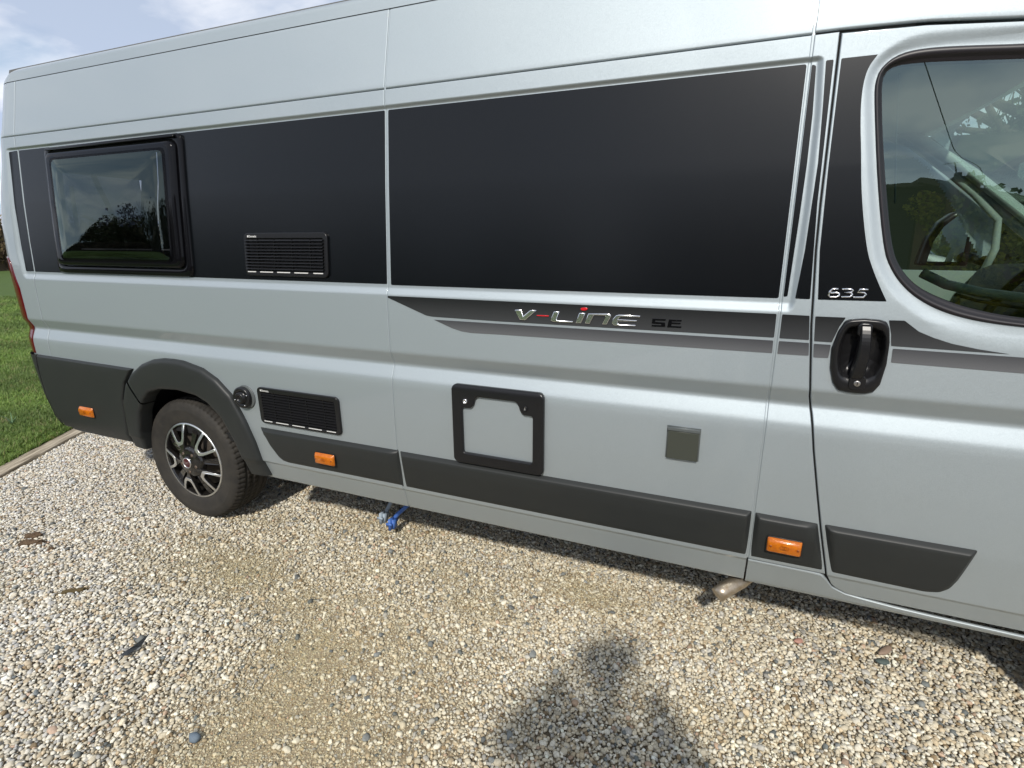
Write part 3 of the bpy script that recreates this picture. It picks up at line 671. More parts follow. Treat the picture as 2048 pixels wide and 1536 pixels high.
# door handle
hd = part('door_handle', VAN)
yh = float(prof(1.18))
def poly_ring(c, poly, n):
    P = dense(poly, True, 40)-np.array(c); a = np.arctan2(P[:,1], P[:,0]); o_ = np.argsort(a); a, r = a[o_], np.hypot(*P[o_].T)
    a = np.concatenate([a-2*math.pi, a, a+2*math.pi]); r = np.tile(r, 3); t = np.linspace(0, 2*math.pi, n, endpoint=False)
    return t, np.interp(t, a, r)
def ring_mesh(name, c, po, pi, prf, n=120, ybase=None, close=False):
    """prf = [(k 0 outer .. 1 inner, height)]"""
    t, ro = poly_ring(c, po, n); _, ri = poly_ring(c, pi, n); P = []
    for k, h in prf:
        r = ro+(ri-ro)*k; X = c[0]+r*np.cos(t); Z = c[1]+r*np.sin(t)
        Y = (surf(X, Z) if ybase is None else np.full(n, ybase))-h; A = np.stack([X, Y, Z], -1); P.append(np.concatenate([A, A[:1]]))
    return grid_mesh(name, np.array(P))
hc = (2.985,1.19)
obj('handle_surround', ring_mesh('handle_surround', hc, HO, HI, [(0,-.002),(.0,.004),(.08,.010),(.25,.013),(.7,.011),(.9,.007),(1,.003),(1.12,-.012),(1.6,-.022),(2.6,-.024)], ybase=yh), BLACK, hd)
obj('handle_recess', ring_mesh('handle_recess', hc, HI, [(hc[0]+.001*math.cos(a), hc[1]+.001*math.sin(a)) for a in np.linspace(0,6,9)], [(-.3,-.0225),(.2,-.0235),(1,-.024)], ybase=yh), BLACK, hd)
hood = rrect(2.968,3.004,1.240,1.279,.012); shape('handle_hood', [hood], .014, BLACK, hd, .004, off=.004, follow=yh, smooth=False)
P = []
for t in np.linspace(0, 1, 16):
    z = 1.270-.150*t; xc = 2.9875-.003*t+.004*math.sin(math.pi*t); w = .0125+.004*t; b = .016+.020*math.sin(math.pi*min(1, t*.97+.02))**.6
    P.append([(xc-w, yh+.002, z), (xc-w, yh-b+.005, z), (xc-w*.75, yh-b, z), (xc+w*.75, yh-b, z), (xc+w, yh-b+.005, z), (xc+w, yh+.002, z)])
g = obj('grip', grid_mesh('grip', np.array(P), flip=True), BLACK, hd, smooth=False)
shape('lock_plate', [rrect(2.968,3.010,1.086,1.128,.012)], .006, BLACK, hd, .002, off=.010, follow=yh)
V, Fc = lathe_vf([(.0085,-.014),(.0085,-.0185),(.007,-.0195),(.0,-.019)], 20); obj('lock', mesh('lock', off_vf(V, (2.9885,yh,1.105)), Fc), mat('lock_metal', (.45,.43,.41), .3, .9), hd)
V, Fc = box_vf(2.9875,2.9895, yh-.0200, yh-.0185, 1.100,1.110); obj('key_slot', mesh('key_slot', V, Fc), DARK, hd, smooth=False)

# side marker lamps
def marker(x0, x1, z0, z1, base, det=True):
    mk = part('side_marker_lamp', VAN)
    zc = (z0+z1)/2; yb = float(surf((x0+x1)/2, zc))-base; h = z1-z0
    shape('lamp_base', [rrect(x0-.0025, x1+.0025, z0-.0025, z1+.0025, .006)], .004, BLACK, mk, .001, follow=yb)
    P = []
    for x, e_ in zip([x0, x0+.002, x0+.008, x1-.008, x1-.002, x1], [0,.6,1,1,.6,0]):
        P.append([(x, yb-.003-.014*e_*q, z0+h*t) for t, q in ((0,0),(.05,.55),(.14,.85),(.60,1.0),(.76,.92),(.90,.55),(1,0))])
    obj('lens', grid_mesh('lens', np.array(P), flip=True), AMBER, mk)
    for xx in ((x0+.011, x1-.011) if det else ()):
        V, Fc = lathe_vf([(0,-.0145),(.0035,-.0145),(.0045,-.012)], 10); obj('screw', mesh('screw', off_vf(V, (xx, yb-.0035, zc)), Fc), AMBERD, mk)
    if det:
        xm = (x0+x1)/2
        for k in (-1,0,1):
            V, Fc = lathe_vf([(.006,-.0142),(.0072,-.0142)], 16); obj('bulb_ring', mesh('bulb_ring', off_vf(V, (xm+.006*k, yb-.0036, zc)), Fc), AMBERD, mk)
marker(-.786,-.664,.528,.585,.020); marker(.936,1.046,.517,.571,.018); marker(2.816,2.917,.518,.570,.018)
# tail lamp on the rear corner
G = drape([(-1.325,.868),(-1.121,.865),(-1.116,1.05),(-1.124,1.246),(-1.165,1.385),(-1.19,1.41),(-1.325,1.43)], .005, .006, step=.01, rows=20)
tl = obj('tail_lamp', grid_mesh('tail_lamp', G, flip=True), REDL, VAN)

# cab window: rubber, glass
wr = part('cab_window', VAN)
wc = (3.40,1.62)
obj('rubber_seal', ring_mesh('rubber_seal', wc, RUB_O, RUB_I, [(-.06,-.008),(0,.000),(.10,.004),(.25,.0052),(.42,.004),(.55,.0005),(.62,-.004),(.80,-.006),(1.0,-.010),(1.1,-.016)], 260), RUBBER, wr)
def fill(name, poly, m, parent, off, follow=True):
    P = np.array(poly); c = P.mean(0); rows = []
    for k in (0,.15,.3,.45,.6,.75,.9,1.0):
        X = c[0]+(P[:,0]-c[0])*k; Z = c[1]+(P[:,1]-c[1])*k; Y = np.interp(Z, [1.2,1.34,1.7,2.0,2.1], [.003,.004,.027,.055,.064])-off
        A = np.stack([X, Y, Z], -1); rows.append(np.concatenate([A, A[:1]]))
    return obj(name, grid_mesh(name, np.array(rows), flip=True), m, parent)
mid_ = [((a[0]-3.4)*1.008+3.4, (a[1]-1.62)*1.012+1.62) for a in RUB_I]
fill('window_glass', mid_, GLASS, wr, -.008)
# painted inner door frame seen through the glass
mint = mat('inner_door_trim', (.42,.47,.44), .5)
tube('inner_frame', [(x, float(np.interp(z, [1.2,2.0], [.03,.085])), z) for x, z in [(3.60,1.352),(3.37,1.352),(3.25,1.366),(3.17,1.385),(3.11,1.415)]], .013, mint, wr, 8)
tube('inner_frame', [(x, float(np.interp(z, [1.2,2.0], [.035,.09])), z) for x, z in [(3.022,1.60),(3.000,1.78),(2.985,1.93)]], .0022, mint, wr, 8)
tube('glass_guide', [(3.55,.030,1.324),(3.35,.030,1.328),(3.24,.032,1.345),(3.19,.034,1.360)], .0045, RUBBER, wr, 6)

# habitation window (smoked acrylic)
hw_ = part('side_window', VAN, label='smoked acrylic camper window with glossy black frame')
fo = round_poly([(-.725,1.964),(.293,1.967),(.300,1.340),(-.722,1.338)], .02); fi = rrect(-.672,.215,1.425,1.905,.05)
def frame_ring(name, po, pi, prf, m, parent, n=160):
    obj(name, ring_mesh(name, (-.21,1.65), po, pi, prf, n), m, parent)
frame_ring('window_frame', fo, rrect(-.700,.262,1.375,1.935,.03), [(0,-.004),(.0,.010),(.15,.014),(.8,.014),(1,.011),(1.02,.002)], GLOSSB, hw_)
pc = (-.21,1.65); po_ = rrect(-.702,.258,1.378,1.938,.025)
t_, r_o = poly_ring(pc, po_, 160); rows = []
for k, h in [(1.0,.006),(.998,.016),(.985,.026),(.96,.031),(.94,.0325),(.90,.0315),(.86,.034),(.80,.040),(.72,.043),(.5,.046),(.25,.047),(.02,.047)]:
    X = pc[0]+r_o*k*np.cos(t_); Z = pc[1]+r_o*k*np.sin(t_); Y = np.interp(Z, [1.34,1.7,1.97], [.0,.027,.052])-h-.0; A = np.stack([X, Y, Z], -1); rows.append(np.concatenate([A, A[:1]]))
A_ = np.array(rows)
obj('border', grid_mesh('border', A_[:7]), GLOSSB, hw_); obj('pane', grid_mesh('pane', A_[5:]), ACRYL, hw_)
shape('hinge_rail', [[(-.690,1.946),(.262,1.948),(.262,1.961),(-.690,1.959)]], .020, GLOSSB, hw_, .004, off=.008)
BLF = mat('blind_frame', (.55,.55,.50), .5)
for a, b in (((-.61,1.46),(-.05,1.46)), ((.02,1.46),(.10,1.46))): V, Fc = box_vf(a[0], b[0], .055,.065, 1.457,1.463); obj('stay', mesh('stay', V, Fc), BLF, hw_, smooth=False)
tube('stay', [(-.615,.07,1.78),(-.625,.07,1.66),(-.645,.07,1.49)], .010, BLF, hw_, 8)
tube('stay', [(-.665,.045,1.80),(-.69,.045,1.60)], .003, CHROME, hw_, 6)
box('inner_lining', -.75,.29,.060,.075,1.37,1.425, mat('lining', (.10,.10,.095), .7), hw_)

# cab interior
INT = part('cab_interior', VAN)
DASH = mat('dashboard', (.018,.020,.022), .55); SEAT = mat('seat_cloth', (.035,.037,.042), .85, bump=(200,.4,.001)); TRIM = mat('light_trim', (.36,.40,.37), .55)
def loft(name, secs, m, parent, closed=True, flip=False):
    P = np.array(secs, float)
    if closed: P = np.concatenate([P, P[:, :1]], 1)
    return obj(name, grid_mesh(name, P, flip=flip), m, parent)
secs = []
for y, top, fw in ((.16,1.31,3.66),(.3,1.42,3.60),(.45,1.475,3.62),(.62,1.475,3.63),(.78,1.42,3.70),(1.0,1.40,3.72),(1.3,1.40,3.72),(1.7,1.38,3.74),(1.88,1.34,3.78)):
    secs.append([(fw+.05,y,.80),(fw,y,1.05),(fw-.02,y,1.22),(fw+.02,y,top-.03),(fw+.08,y,top),(fw+.22,y,top-.01),(fw+.45,y,top-.09),(4.36,y,1.25),(4.36,y,.8)])
loft('dashboard', secs, DASH, INT)
tw = [(3.52+.03*math.sin(t)*0+.19*math.sin(t)*.42, .55+.19*math.cos(t), 1.27+.19*math.sin(t)*.90) for t in np.linspace(0, 2*math.pi, 33)]
tube('steering_wheel', tw, .016, DASH, INT, 10); tube('steering_column', [(3.52,.55,1.27),(3.68,.55,1.15)], [.06,.04], DASH, INT, 12)
for sx, sy in ((2.98,.45),(2.98,1.5)):
    st = []
    for z, w, d in ((.95,.22,.12),(1.15,.23,.13),(1.35,.22,.11),(1.45,.17,.09),(1.48,.10,.06)):
        xx = sx-.25*(z-.95)*.6-.12; st.append([(xx-d*.5,sy-w,z),(xx+d*.5,sy-w,z),(xx+d*.5+.03,sy-w*.5,z),(xx+d*.5+.03,sy+w*.5,z),(xx+d*.5,sy+w,z),(xx-d*.5,sy+w,z)])
    loft('seat_back', st, SEAT, INT)
    V, Fc = box_vf(sx-.2, sx+.32, sy-.23, sy+.23, .80,.97); obj('seat_cushion', mesh('seat_cushion', V, Fc), SEAT, INT, smooth=False)
# far door: inner panel, window surround, mirror outside
V, Fc = box_vf(2.95,4.2,1.86,1.93,.7,1.335); obj('far_door_card', mesh('far_door_card', V, Fc), TRIM, INT, smooth=False)
tube('far_pillar_trim', [(3.20,1.80,2.06),(3.45,1.86,1.97),(3.74,1.90,1.73),(3.87,1.92,1.60),(3.885,1.92,1.45),(3.86,1.92,1.34)], .018, TRIM, INT, 10)
tube('far_pillar_trim', [(3.30,1.70,2.06),(3.70,1.86,1.83),(4.05,1.90,1.55),(4.30,1.90,1.34)], .028, TRIM, INT, 10)
V, Fc = box_vf(2.8,3.5,.2,1.85,2.02,2.05); obj('headlining', mesh('headlining', V, Fc), TRIM, INT, smooth=False)
V, Fc = box_vf(2.74,2.78,.10,1.94,.6,2.3); 
box('cab_partition', 2.70,2.74,.10,.55,.6,2.25, mat('cupboard', (.22,.19,.15), .6), INT)
box('cab_partition', 2.70,2.74,1.35,1.95,.6,2.25, MATS['cupboard'], INT)
box('bed_base', -1.2,.45,.12,1.9,.9,1.25, mat('bedding', (.20,.20,.19), .9), INT)
box('wall_cupboard', -1.1,2.4,1.6,1.92,1.75,2.2, MATS['cupboard'], INT)
mi = part('door_mirror', VAN)
def mirror(y0, y1, s, par):
    out = [(3.63,1.345),(3.655,1.50),(3.70,1.60),(3.765,1.655),(3.86,1.665),(3.885,1.60),(3.885,1.345)]
    inn = [(3.675,1.372),(3.69,1.49),(3.725,1.57),(3.78,1.63),(3.845,1.64),(3.845,1.372)]
    me = curve_mesh('mirror_housing', [round_poly(out, .02)], .10, .02, 0, 3, follow=y0); obj('mirror_housing', me, BLACK, par)
mirror(2.33, 2.4, 1, mi)
V = [(3.675,2.17,1.372),(3.69,2.17,1.49),(3.725,2.17,1.57),(3.78,2.17,1.63),(3.845,2.17,1.64),(3.845,2.17,1.372)]
obj('mirror_glass', mesh('mirror_glass', [(v[0], 2.224, v[2]) for v in V], [(0,1,2,3,4,5)]), mat('mirror_silver', (.8,.85,.87), .02, 1.0), mi, smooth=False)
tube('mirror_arm', [(3.9,2.0,1.38),(3.86,2.2,1.40)], .03, BLACK, mi)

# ---------------------------------------------------------------- wheels
def tyre_mesh():
    pts = [(.2125,.058),(.2165,.050),(.224,.046),(.240,.041),(.262,.037),(.285,.036),(.288,.0355),(.291,.036),(.305,.038),(.318,.042),(.327,.047),(.3335,.053),(.3355,.058),(.3385,.064),(.3420,.070),(.3440,.080),(.3445,.086),(.3375,.0875),(.3375,.0945),(.3450,.096),(.3455,.110),(.3455,.124),(.3380,.1255),(.3380,.133),(.3460,.1345),(.3460,.150),(.3460,.165),(.3380,.1665),(.3380,.174),(.3455,.1755),(.3455,.190),(.3450,.204),(.3375,.2055),(.3375,.2125),(.3445,.214),(.3430,.232),(.336,.245),(.30,.262),(.2125,.24)]
    N = 72*6; P = []
    for i, (r, y) in enumerate(pts):
        row = []
        for k in range(N+1):
            ph = (k % 6)/6; rr = r; sh = (ph < .30)
            if 12 <= i <= 15 and sh: rr -= .0055
            if 20 <= i <= 21 and ((k+3) % 6)/6 < .17: rr -= .004
            if 25 <= i <= 26 and ((k+1) % 6)/6 < .17: rr -= .004
            if 10 <= i <= 11 and sh: rr -= .0018
            t = 2*math.pi*k/N+ (y-.06)*.35; row.append((rr*math.cos(t), y, rr*math.sin(t)))
        P.append(row)
    return grid_mesh('tyre', np.array(P))
TM = tyre_mesh()
def dome(r): return .017+.030*(r/.207)**2.2
def pol_shape(name, loops, depth, off):
    me = curve_mesh(name, loops, depth, .0008, 0, 1, follow=None)
    co = np.empty(len(me.vertices)*3); me.vertices.foreach_get('co', co); co = co.reshape(-1, 3); r = np.hypot(co[:,0], co[:,2])
    co[:,1] += .017+.030*(r/.207)**2.2+off+depth; me.vertices.foreach_set('co', co.reshape(-1)); me.update(); return me
def pa(L, c): return [(r*math.cos(R(a)+c), r*math.sin(R(a)+c)) for r, a in L]
def dens(P, n=4):
    out = []
    for i in range(len(P)):
        a, b = P[i], P[(i+1) % len(P)]
        for k in range(n): out.append((a[0]+(b[0]-a[0])*k/n, a[1]+(b[1]-a[1])*k/n))
    return out
WM = {}
def build_wheel(cx_, cy, mir, detail=True):
    w = part('wheel', VAN, (cx_, cy, .346))
    if mir: w.rotation_euler = (0, 0, math.pi)
    obj('tyre', TM, TYRE, w)
    if 'rim' not in WM:
        V, Fc = lathe_vf([(.2145,.055),(.2155,.050),(.2140,.0465),(.2060,.0465)], 96); WM['rim'] = mesh('rim_lip', V, Fc); WM['rim'].materials.append(MACH)
        V, Fc = lathe_vf([(.2058,.0468),(.200,.055),(.196,.08),(.192,.16),(.19,.22)], 64); WM['barrel'] = mesh('rim_barrel', V, Fc); WM['barrel'].materials.append(WHEELB)
        V, Fc = lathe_vf([(.0,.012),(.028,.012),(.030,.013),(.031,.016),(.034,.018),(.060,.022),(.078,.026),(.088,.034),(.090,.06)], 48); WM['hub'] = mesh('hub', V, Fc); WM['hub'].materials.append(WHEELB)
        V, Fc = lathe_vf([(.0,.12),(.16,.12),(.165,.125),(.165,.2)], 40); WM['drum'] = mesh('brake_disc', V, Fc); WM['drum'].materials.append(mat('brake_iron', (.10,.085,.07), .6, .6))
    obj('rim_lip', WM['rim'], None, w); obj('rim_barrel', WM['barrel'], None, w); obj('hub', WM['hub'], None, w); obj('brake_disc', WM['drum'], None, w)
    for k in range(5):
        c = R(41+72*k)
        O = [(.2065,17.6),(.165,17.0),(.125,16.2),(.100,12),(.080,8),(.060,8),(.060,-8),(.080,-8),(.100,-12),(.125,-16.2),(.165,-17.0),(.2065,-17.6),(.2065,-13.2),(.165,-11.8),(.132,-9.3),(.120,-5),(.120,5),(.132,9.3),(.165,11.8),(.2065,13.2)]
        obj('spoke', pol_shape('spoke', [pa(O, c)], .020, .0012), WHEELB, w, smooth=False)
        Mf = [(.2068,17.4),(.165,16.8),(.126,15.8),(.104,11.5),(.101,6),(.101,-6),(.104,-11.5),(.126,-15.8),(.165,-16.8),(.2068,-17.4),(.2068,-13.4),(.165,-12.0),(.134,-9.6),(.1205,-5.4),(.119,0),(.1205,5.4),(.134,9.6),(.165,12.0),(.2068,13.4)]
        obj('spoke_face', pol_shape('spoke_face', [pa(Mf, c)], .003, -.0026), MACH, w, smooth=False)
        c2 = c+R(36); B = [(.203,5.5),(.12,6.5),(.07,10),(.07,-10),(.12,-6.5),(.203,-5.5)]
        obj('spoke', pol_shape('spoke', [pa(dens(B, 2), c2)], .014, .020), WHEELB, w, smooth=False)
        b = R(52+72*k); V, Fc = lathe_vf([(0,.018),(.008,.018),(.010,.020),(.010,.034)], 6); o = obj('wheel_bolt', mesh('wheel_bolt', off_vf(V, (.056*math.cos(b), 0, .056*math.sin(b))), Fc), mat('bolt_steel', (.18,.14,.11), .4, .8), w, smooth=False)
    V, Fc = lathe_vf([(0,.0095),(.024,.0098),(.0255,.0105)], 32); cp = obj('hub_cap', mesh('hub_cap', V, Fc), mat('maroon_badge', (.06,.012,.016), .3, coat=.4), w)
    V, Fc = lathe_vf([(.0255,.0105),(.0265,.0088),(.029,.0092),(.0300,.0130)], 32); obj('hub_ring', mesh('hub_ring', V, Fc), MACH, w)
    cu = text_mesh('FIAT', .0195, -.0215, -.0068, 0, follow=None, bold=.0002); cu.transform(Matrix.Translation((0,.0092,0))); obj('hub_lettering', cu, mat('badge_silver', (.42,.34,.34), .3, .8), w, smooth=False)
build_wheel(0, 0, False); build_wheel(4.035, 0, False); build_wheel(0, WID, True); build_wheel(4.035, WID, True)
for x in (0, 4.035):                                    # valve ends etc. are too small; mud behind the wheels
    pass

# exhaust tail and drain taps
tube('exhaust_pipe', [(3.3,.55,.36),(2.95,.34,.345),(2.86,.24,.335),(2.80,.155,.325),(2.762,.09,.318),(2.725,.050,.306),(2.700,.024,.297),(2.686,.012,.287)], .027, STEEL, VAN, 20)
V, Fc = lathe_vf([(.024,0),(.024,.05)], 16)
BLUE = mat('blue_plastic', (.06,.15,.46), .4); GRYV = mat('grey_valve', (.30,.36,.42), .4)
def tap(x, y, z, m, hose):
    p = part('drain_tap', VAN)
    tube('hose', hose, .011, m, p, 12)
    def put(nm, V, Fc): obj(nm, mesh(nm, [(v[0]*.85+x, v[1]*.85+y, v[2]*.85+z) for v in V], Fc), m, p)
    V, Fc = lathe_vf([(0,-.020),(.017,-.020),(.018,-.006),(.011,-.004),(.011,.012),(.018,.014),(.018,.03),(0,.03)], 16); put('tap_body', V, Fc)
    V, Fc = box_vf(-.006,.006,-.045,.0,-.045,.028); V2, F2_ = box_vf(-.020,.020,-.048,-.040,-.012,.004); put('tap_lever', *join_vf([(V, Fc), (V2, F2_)]))
    V, Fc = box_vf(.012,.022,-.03,.01,-.040,.016); put('tap_lug', V, Fc)
def tapat(px, pz): pass
tap(1.030,.325,.095, GRYV, [(1.025,.335,.09),(1.04,.37,.14),(1.07,.42,.22),(1.09,.45,.34)])
tap(1.100,.305,.084, BLUE, [(1.090,.315,.08),(1.12,.32,.12),(1.17,.34,.17),(1.25,.42,.24),(1.26,.44,.34)])

# ---------------------------------------------------------------- ground
def attr_node(t, name, typ='INSTANCER'):
    a = t.nodes.new('ShaderNodeAttribute'); a.attribute_type = typ; a.attribute_name = name; return a
# fines patches: (x, y, rx, ry, strength)
FP = [(.55,-.22,.55,.28,.9),(1.05,-.30,.5,.26,.7),(1.50,-.86,.45,.35,1.0),(1.32,-.52,.35,.25,.9),(1.45,.12,.35,.16,.45),(1.75,-.02,.3,.15,.5),(2.17,.22,.22,.13,.9),(.35,.12,.35,.16,.6),(1.0,.35,.5,.15,.5),(1.9,-.95,.3,.25,.8),(-.3,-.75,.18,.12,.3),(.8,-.15,1.0,.42,.42),(1.5,-.5,.55,.6,.5),(2.0,.15,.6,.2,.3),(2.75,-.25,.35,.12,.3)]
def fines(x, y):
    f = np.zeros_like(x)
    for a, b, rx, ry, s in FP: f = np.maximum(f, s*np.exp(-(((x-a)/rx)**2+((y-b)/ry)**2)))
    n = .5+.5*np.sin(7.3*x+2.1*np.sin(5.1*y+1.3))*np.sin(6.1*y+1.7*np.sin(4.3*x)); n2 = .5+.5*np.sin(17*x+3*np.sin(13*y))*np.sin(15*y+2*np.sin(19*x))
    return np.clip(f*(.62+.5*n+.25*n2), 0, 1)
E0, E1 = np.array([-1.700,-.098]), np.array([-2.118,.625])       # gravel edge of the timber
ed = (E1-E0)/np.linalg.norm(E1-E0); en = np.array([-ed[1], ed[0]])
if en[0] > 0: en = -en                                            # points to the lawn
def side_of(x, y): return (x-E0[0])*en[0]+(y-E0[1])*en[1]         # > 0: lawn side
def gravel_ground():
    m = bpy.data.materials.new('gravel_base'); m.use_nodes = True; t = m.node_tree; b = t.nodes['Principled BSDF']; b.inputs['Roughness'].default_value = .95
    a = t.nodes.new('ShaderNodeAttribute'); a.attribute_name = 'fines'
    g = t.nodes.new('ShaderNodeTexCoord')
    n = t.nodes.new('ShaderNodeTexNoise'); n.inputs['Scale'].default_value = 160; n.inputs['Detail'].default_value = 6; n.inputs['Roughness'].default_value = .75; t.links.new(g.outputs['Object'], n.inputs['Vector'])
    v = t.nodes.new('ShaderNodeTexVoronoi'); v.inputs['Scale'].default_value = 60; t.links.new(g.outputs['Object'], v.inputs['Vector'])
    rv = t.nodes.new('ShaderNodeValToRGB'); rv.color_ramp.elements[0].color = (.13,.095,.05,1); rv.color_ramp.elements[1].color = (.50,.41,.27,1); rv.color_ramp.elements[0].position = .33; rv.color_ramp.elements[1].position = .68
    t.links.new(n.outputs['Fac'], rv.inputs[0])
    rs = t.nodes.new('ShaderNodeValToRGB'); rs.color_ramp.elements[0].color = (.34,.28,.19,1); rs.color_ramp.elements[1].color = (.13,.10,.065,1); rs.color_ramp.elements[0].position = .25; rs.color_ramp.elements[1].position = .75
    t.links.new(v.outputs['Distance'], rs.inputs[0])
    mx_ = t.nodes.new('ShaderNodeMix'); mx_.data_type = 'RGBA'; t.links.new(a.outputs['Fac'], mx_.inputs['Factor']); t.links.new(rs.outputs[0], mx_.inputs['A']); t.links.new(rv.outputs[0], mx_.inputs['B'])
    t.links.new(mx_.outputs['Result'], b.inputs['Base Color'])
    bp = t.nodes.new('ShaderNodeBump'); bp.inputs['Strength'].default_value = .9; bp.inputs['Distance'].default_value = .004; t.links.new(n.outputs['Fac'], bp.inputs['Height']); t.links.new(bp.outputs[0], b.inputs['Normal'])
    xs = np.array(rng_(-9,-2.6,.4)+rng_(-2.5,4.5,.05)+rng_(4.6,12,.4)); ys = np.array(rng_(-11.9,-2.2,.4)+rng_(-2.1,1.2,.05)+rng_(1.3,6,.4))
    X, Y = np.meshgrid(xs, ys); sd = side_of(X, Y)
    X = np.where(sd > .03, X-en[0]*(sd-.03), X); Y = np.where(sd > .03, Y-en[1]*(sd-.03), Y)
    fz = fines(X, Y); Z = -.006+.0065*fz+.002*np.sin(3*X)*np.sin(2.3*Y)
    P = np.stack([X, Y, Z], -1); me = grid_mesh('gravel_drive', P)
    # grid_mesh keeps every vertex here, in order
    at = me.attributes.new('fines', 'FLOAT', 'POINT'); at.data.foreach_set('value', np.clip(fz.reshape(-1)*1.3, 0, 1))
    o = obj('driveway', me, m, kind='structure')
gravel_ground()

def pebble_meshes():
    c = bpy.data.collections.new('pebble_kinds'); out = []
    m = bpy.data.materials.new('pebble'); m.use_nodes = True; t = m.node_tree; b = t.nodes['Principled BSDF']; b.inputs['Roughness'].default_value = .82; b.inputs['Specular IOR Level'].default_value = .3
    a = attr_node(t, 'pcol'); g = t.nodes.new('ShaderNodeTexCoord')
    oi = t.nodes.new('ShaderNodeObjectInfo')
    ad = t.nodes.new('ShaderNodeVectorMath'); ad.operation = 'ADD'; t.links.new(g.outputs['Object'], ad.inputs[0]); t.links.new(a.outputs['Vector'], ad.inputs[1])
    sc = t.nodes.new('ShaderNodeVectorMath'); sc.operation = 'SCALE'; sc.inputs['Scale'].default_value = 1; t.links.new(ad.outputs[0], sc.inputs[0])
    n = t.nodes.new('ShaderNodeTexNoise'); n.inputs['Scale'].default_value = 2.2; n.inputs['Detail'].default_value = 5; n.inputs['Roughness'].default_value = .7; t.links.new(sc.outputs[0], n.inputs['Vector'])
    mr = t.nodes.new('ShaderNodeMapRange'); mr.inputs['From Min'].default_value = .3; mr.inputs['From Max'].default_value = .7; mr.inputs['To Min'].default_value = .74; mr.inputs['To Max'].default_value = 1.16; t.links.new(n.outputs['Fac'], mr.inputs[0])
    mu = t.nodes.new('ShaderNodeVectorMath'); mu.operation = 'SCALE'; t.links.new(a.outputs['Color'], mu.inputs[0]); t.links.new(mr.outputs[0], mu.inputs['Scale'])
    t.links.new(mu.outputs[0], b.inputs['Base Color'])
    import bmesh
    for k in range(14):
        bm = bmesh.new(); bmesh.ops.create_icosphere(bm, subdivisions=2, radius=1)
        r_ = random.Random(k*31+5); pl = []
        for _ in range(9):
            d = Vector((r_.gauss(0,1), r_.gauss(0,1), r_.gauss(0,1))).normalized(); pl.append((d, r_.uniform(.55,.84)))
        ax = (r_.uniform(.9,1.25), r_.uniform(.75,1.0), r_.uniform(.5,.78))
        for v in bm.verts:
            p = v.co.copy()
            for d, h in pl:                       # flatten facets like a broken chip
                e_ = p.dot(d)-h
                if e_ > 0: p -= d*e_*.94
            p *= 1+.10*noise.noise(p*1.7+Vector((k*3.1, 0, 0)))
            v.co = Vector((p.x*ax[0], p.y*ax[1], p.z*ax[2]))
        me = bpy.data.meshes.new('pebble'); bm.to_mesh(me); bm.free(); me.materials.append(m)
        me.polygons.foreach_set('use_smooth', np.ones(len(me.polygons), dtype=bool))
        o = bpy.data.objects.new('pebble', me); c.objects.link(o); out.append(o)
    return c
def instancer(name, pts, scl, rot, col, coll, kind='stuff', label=None, cat=None):
    me = bpy.data.meshes.new(name); n = len(pts); me.vertices.add(n); me.vertices.foreach_set('co', pts.astype(np.float32).reshape(-1))
    a = me.attributes.new('pscl', 'FLOAT', 'POINT'); a.data.foreach_set('value', scl.astype(np.float32))
    a = me.attributes.new('prot', 'FLOAT_VECTOR', 'POINT'); a.data.foreach_set('vector', rot.astype(np.float32).reshape(-1))
    a = me.attributes.new('pcol', 'FLOAT_VECTOR', 'POINT'); a.data.foreach_set('vector', col.astype(np.float32).reshape(-1))
    o = bpy.data.objects.new(name, me); COL.objects.link(o); o['kind'] = kind
    if label: o['label'] = label
    if cat: o['category'] = cat
    ng = bpy.data.node_groups.new(name+'_nodes', 'GeometryNodeTree'); ng.interface.new_socket('Geometry', in_out='INPUT', socket_type='NodeSocketGeometry'); ng.interface.new_socket('Geometry', in_out='OUTPUT', socket_type='NodeSocketGeometry')
    N = ng.nodes; i = N.new('NodeGroupInput'); ou = N.new('NodeGroupOutput'); mp_ = N.new('GeometryNodeMeshToPoints'); ip = N.new('GeometryNodeInstanceOnPoints'); ci = N.new('GeometryNodeCollectionInfo')
    ci.inputs['Collection'].default_value = coll; ci.inputs['Separate Children'].default_value = True; ci.inputs['Reset Children'].default_value = True
    na = N.new('GeometryNodeInputNamedAttribute'); na.data_type = 'FLOAT'; na.inputs['Name'].default_value = 'pscl'
    nr = N.new('GeometryNodeInputNamedAttribute'); nr.data_type = 'FLOAT_VECTOR'; nr.inputs['Name'].default_value = 'prot'
    L = ng.links; L.new(i.outputs[0], mp_.inputs['Mesh']); L.new(mp_.outputs[0], ip.inputs['Points']); L.new(ci.outputs[0], ip.inputs['Instance']); ip.inputs['Pick Instance'].default_value = True
    L.new(na.outputs['Attribute'], ip.inputs['Scale']); e2r = N.new('FunctionNodeEulerToRotation'); L.new(nr.outputs['Attribute'], e2r.inputs[0]); L.new(e2r.outputs[0], ip.inputs['Rotation'])
    L.new(ip.outputs[0], ou.inputs[0]); md = o.modifiers.new('scatter', 'NODES'); md.node_group = ng
    return o
PEB = pebble_meshes()
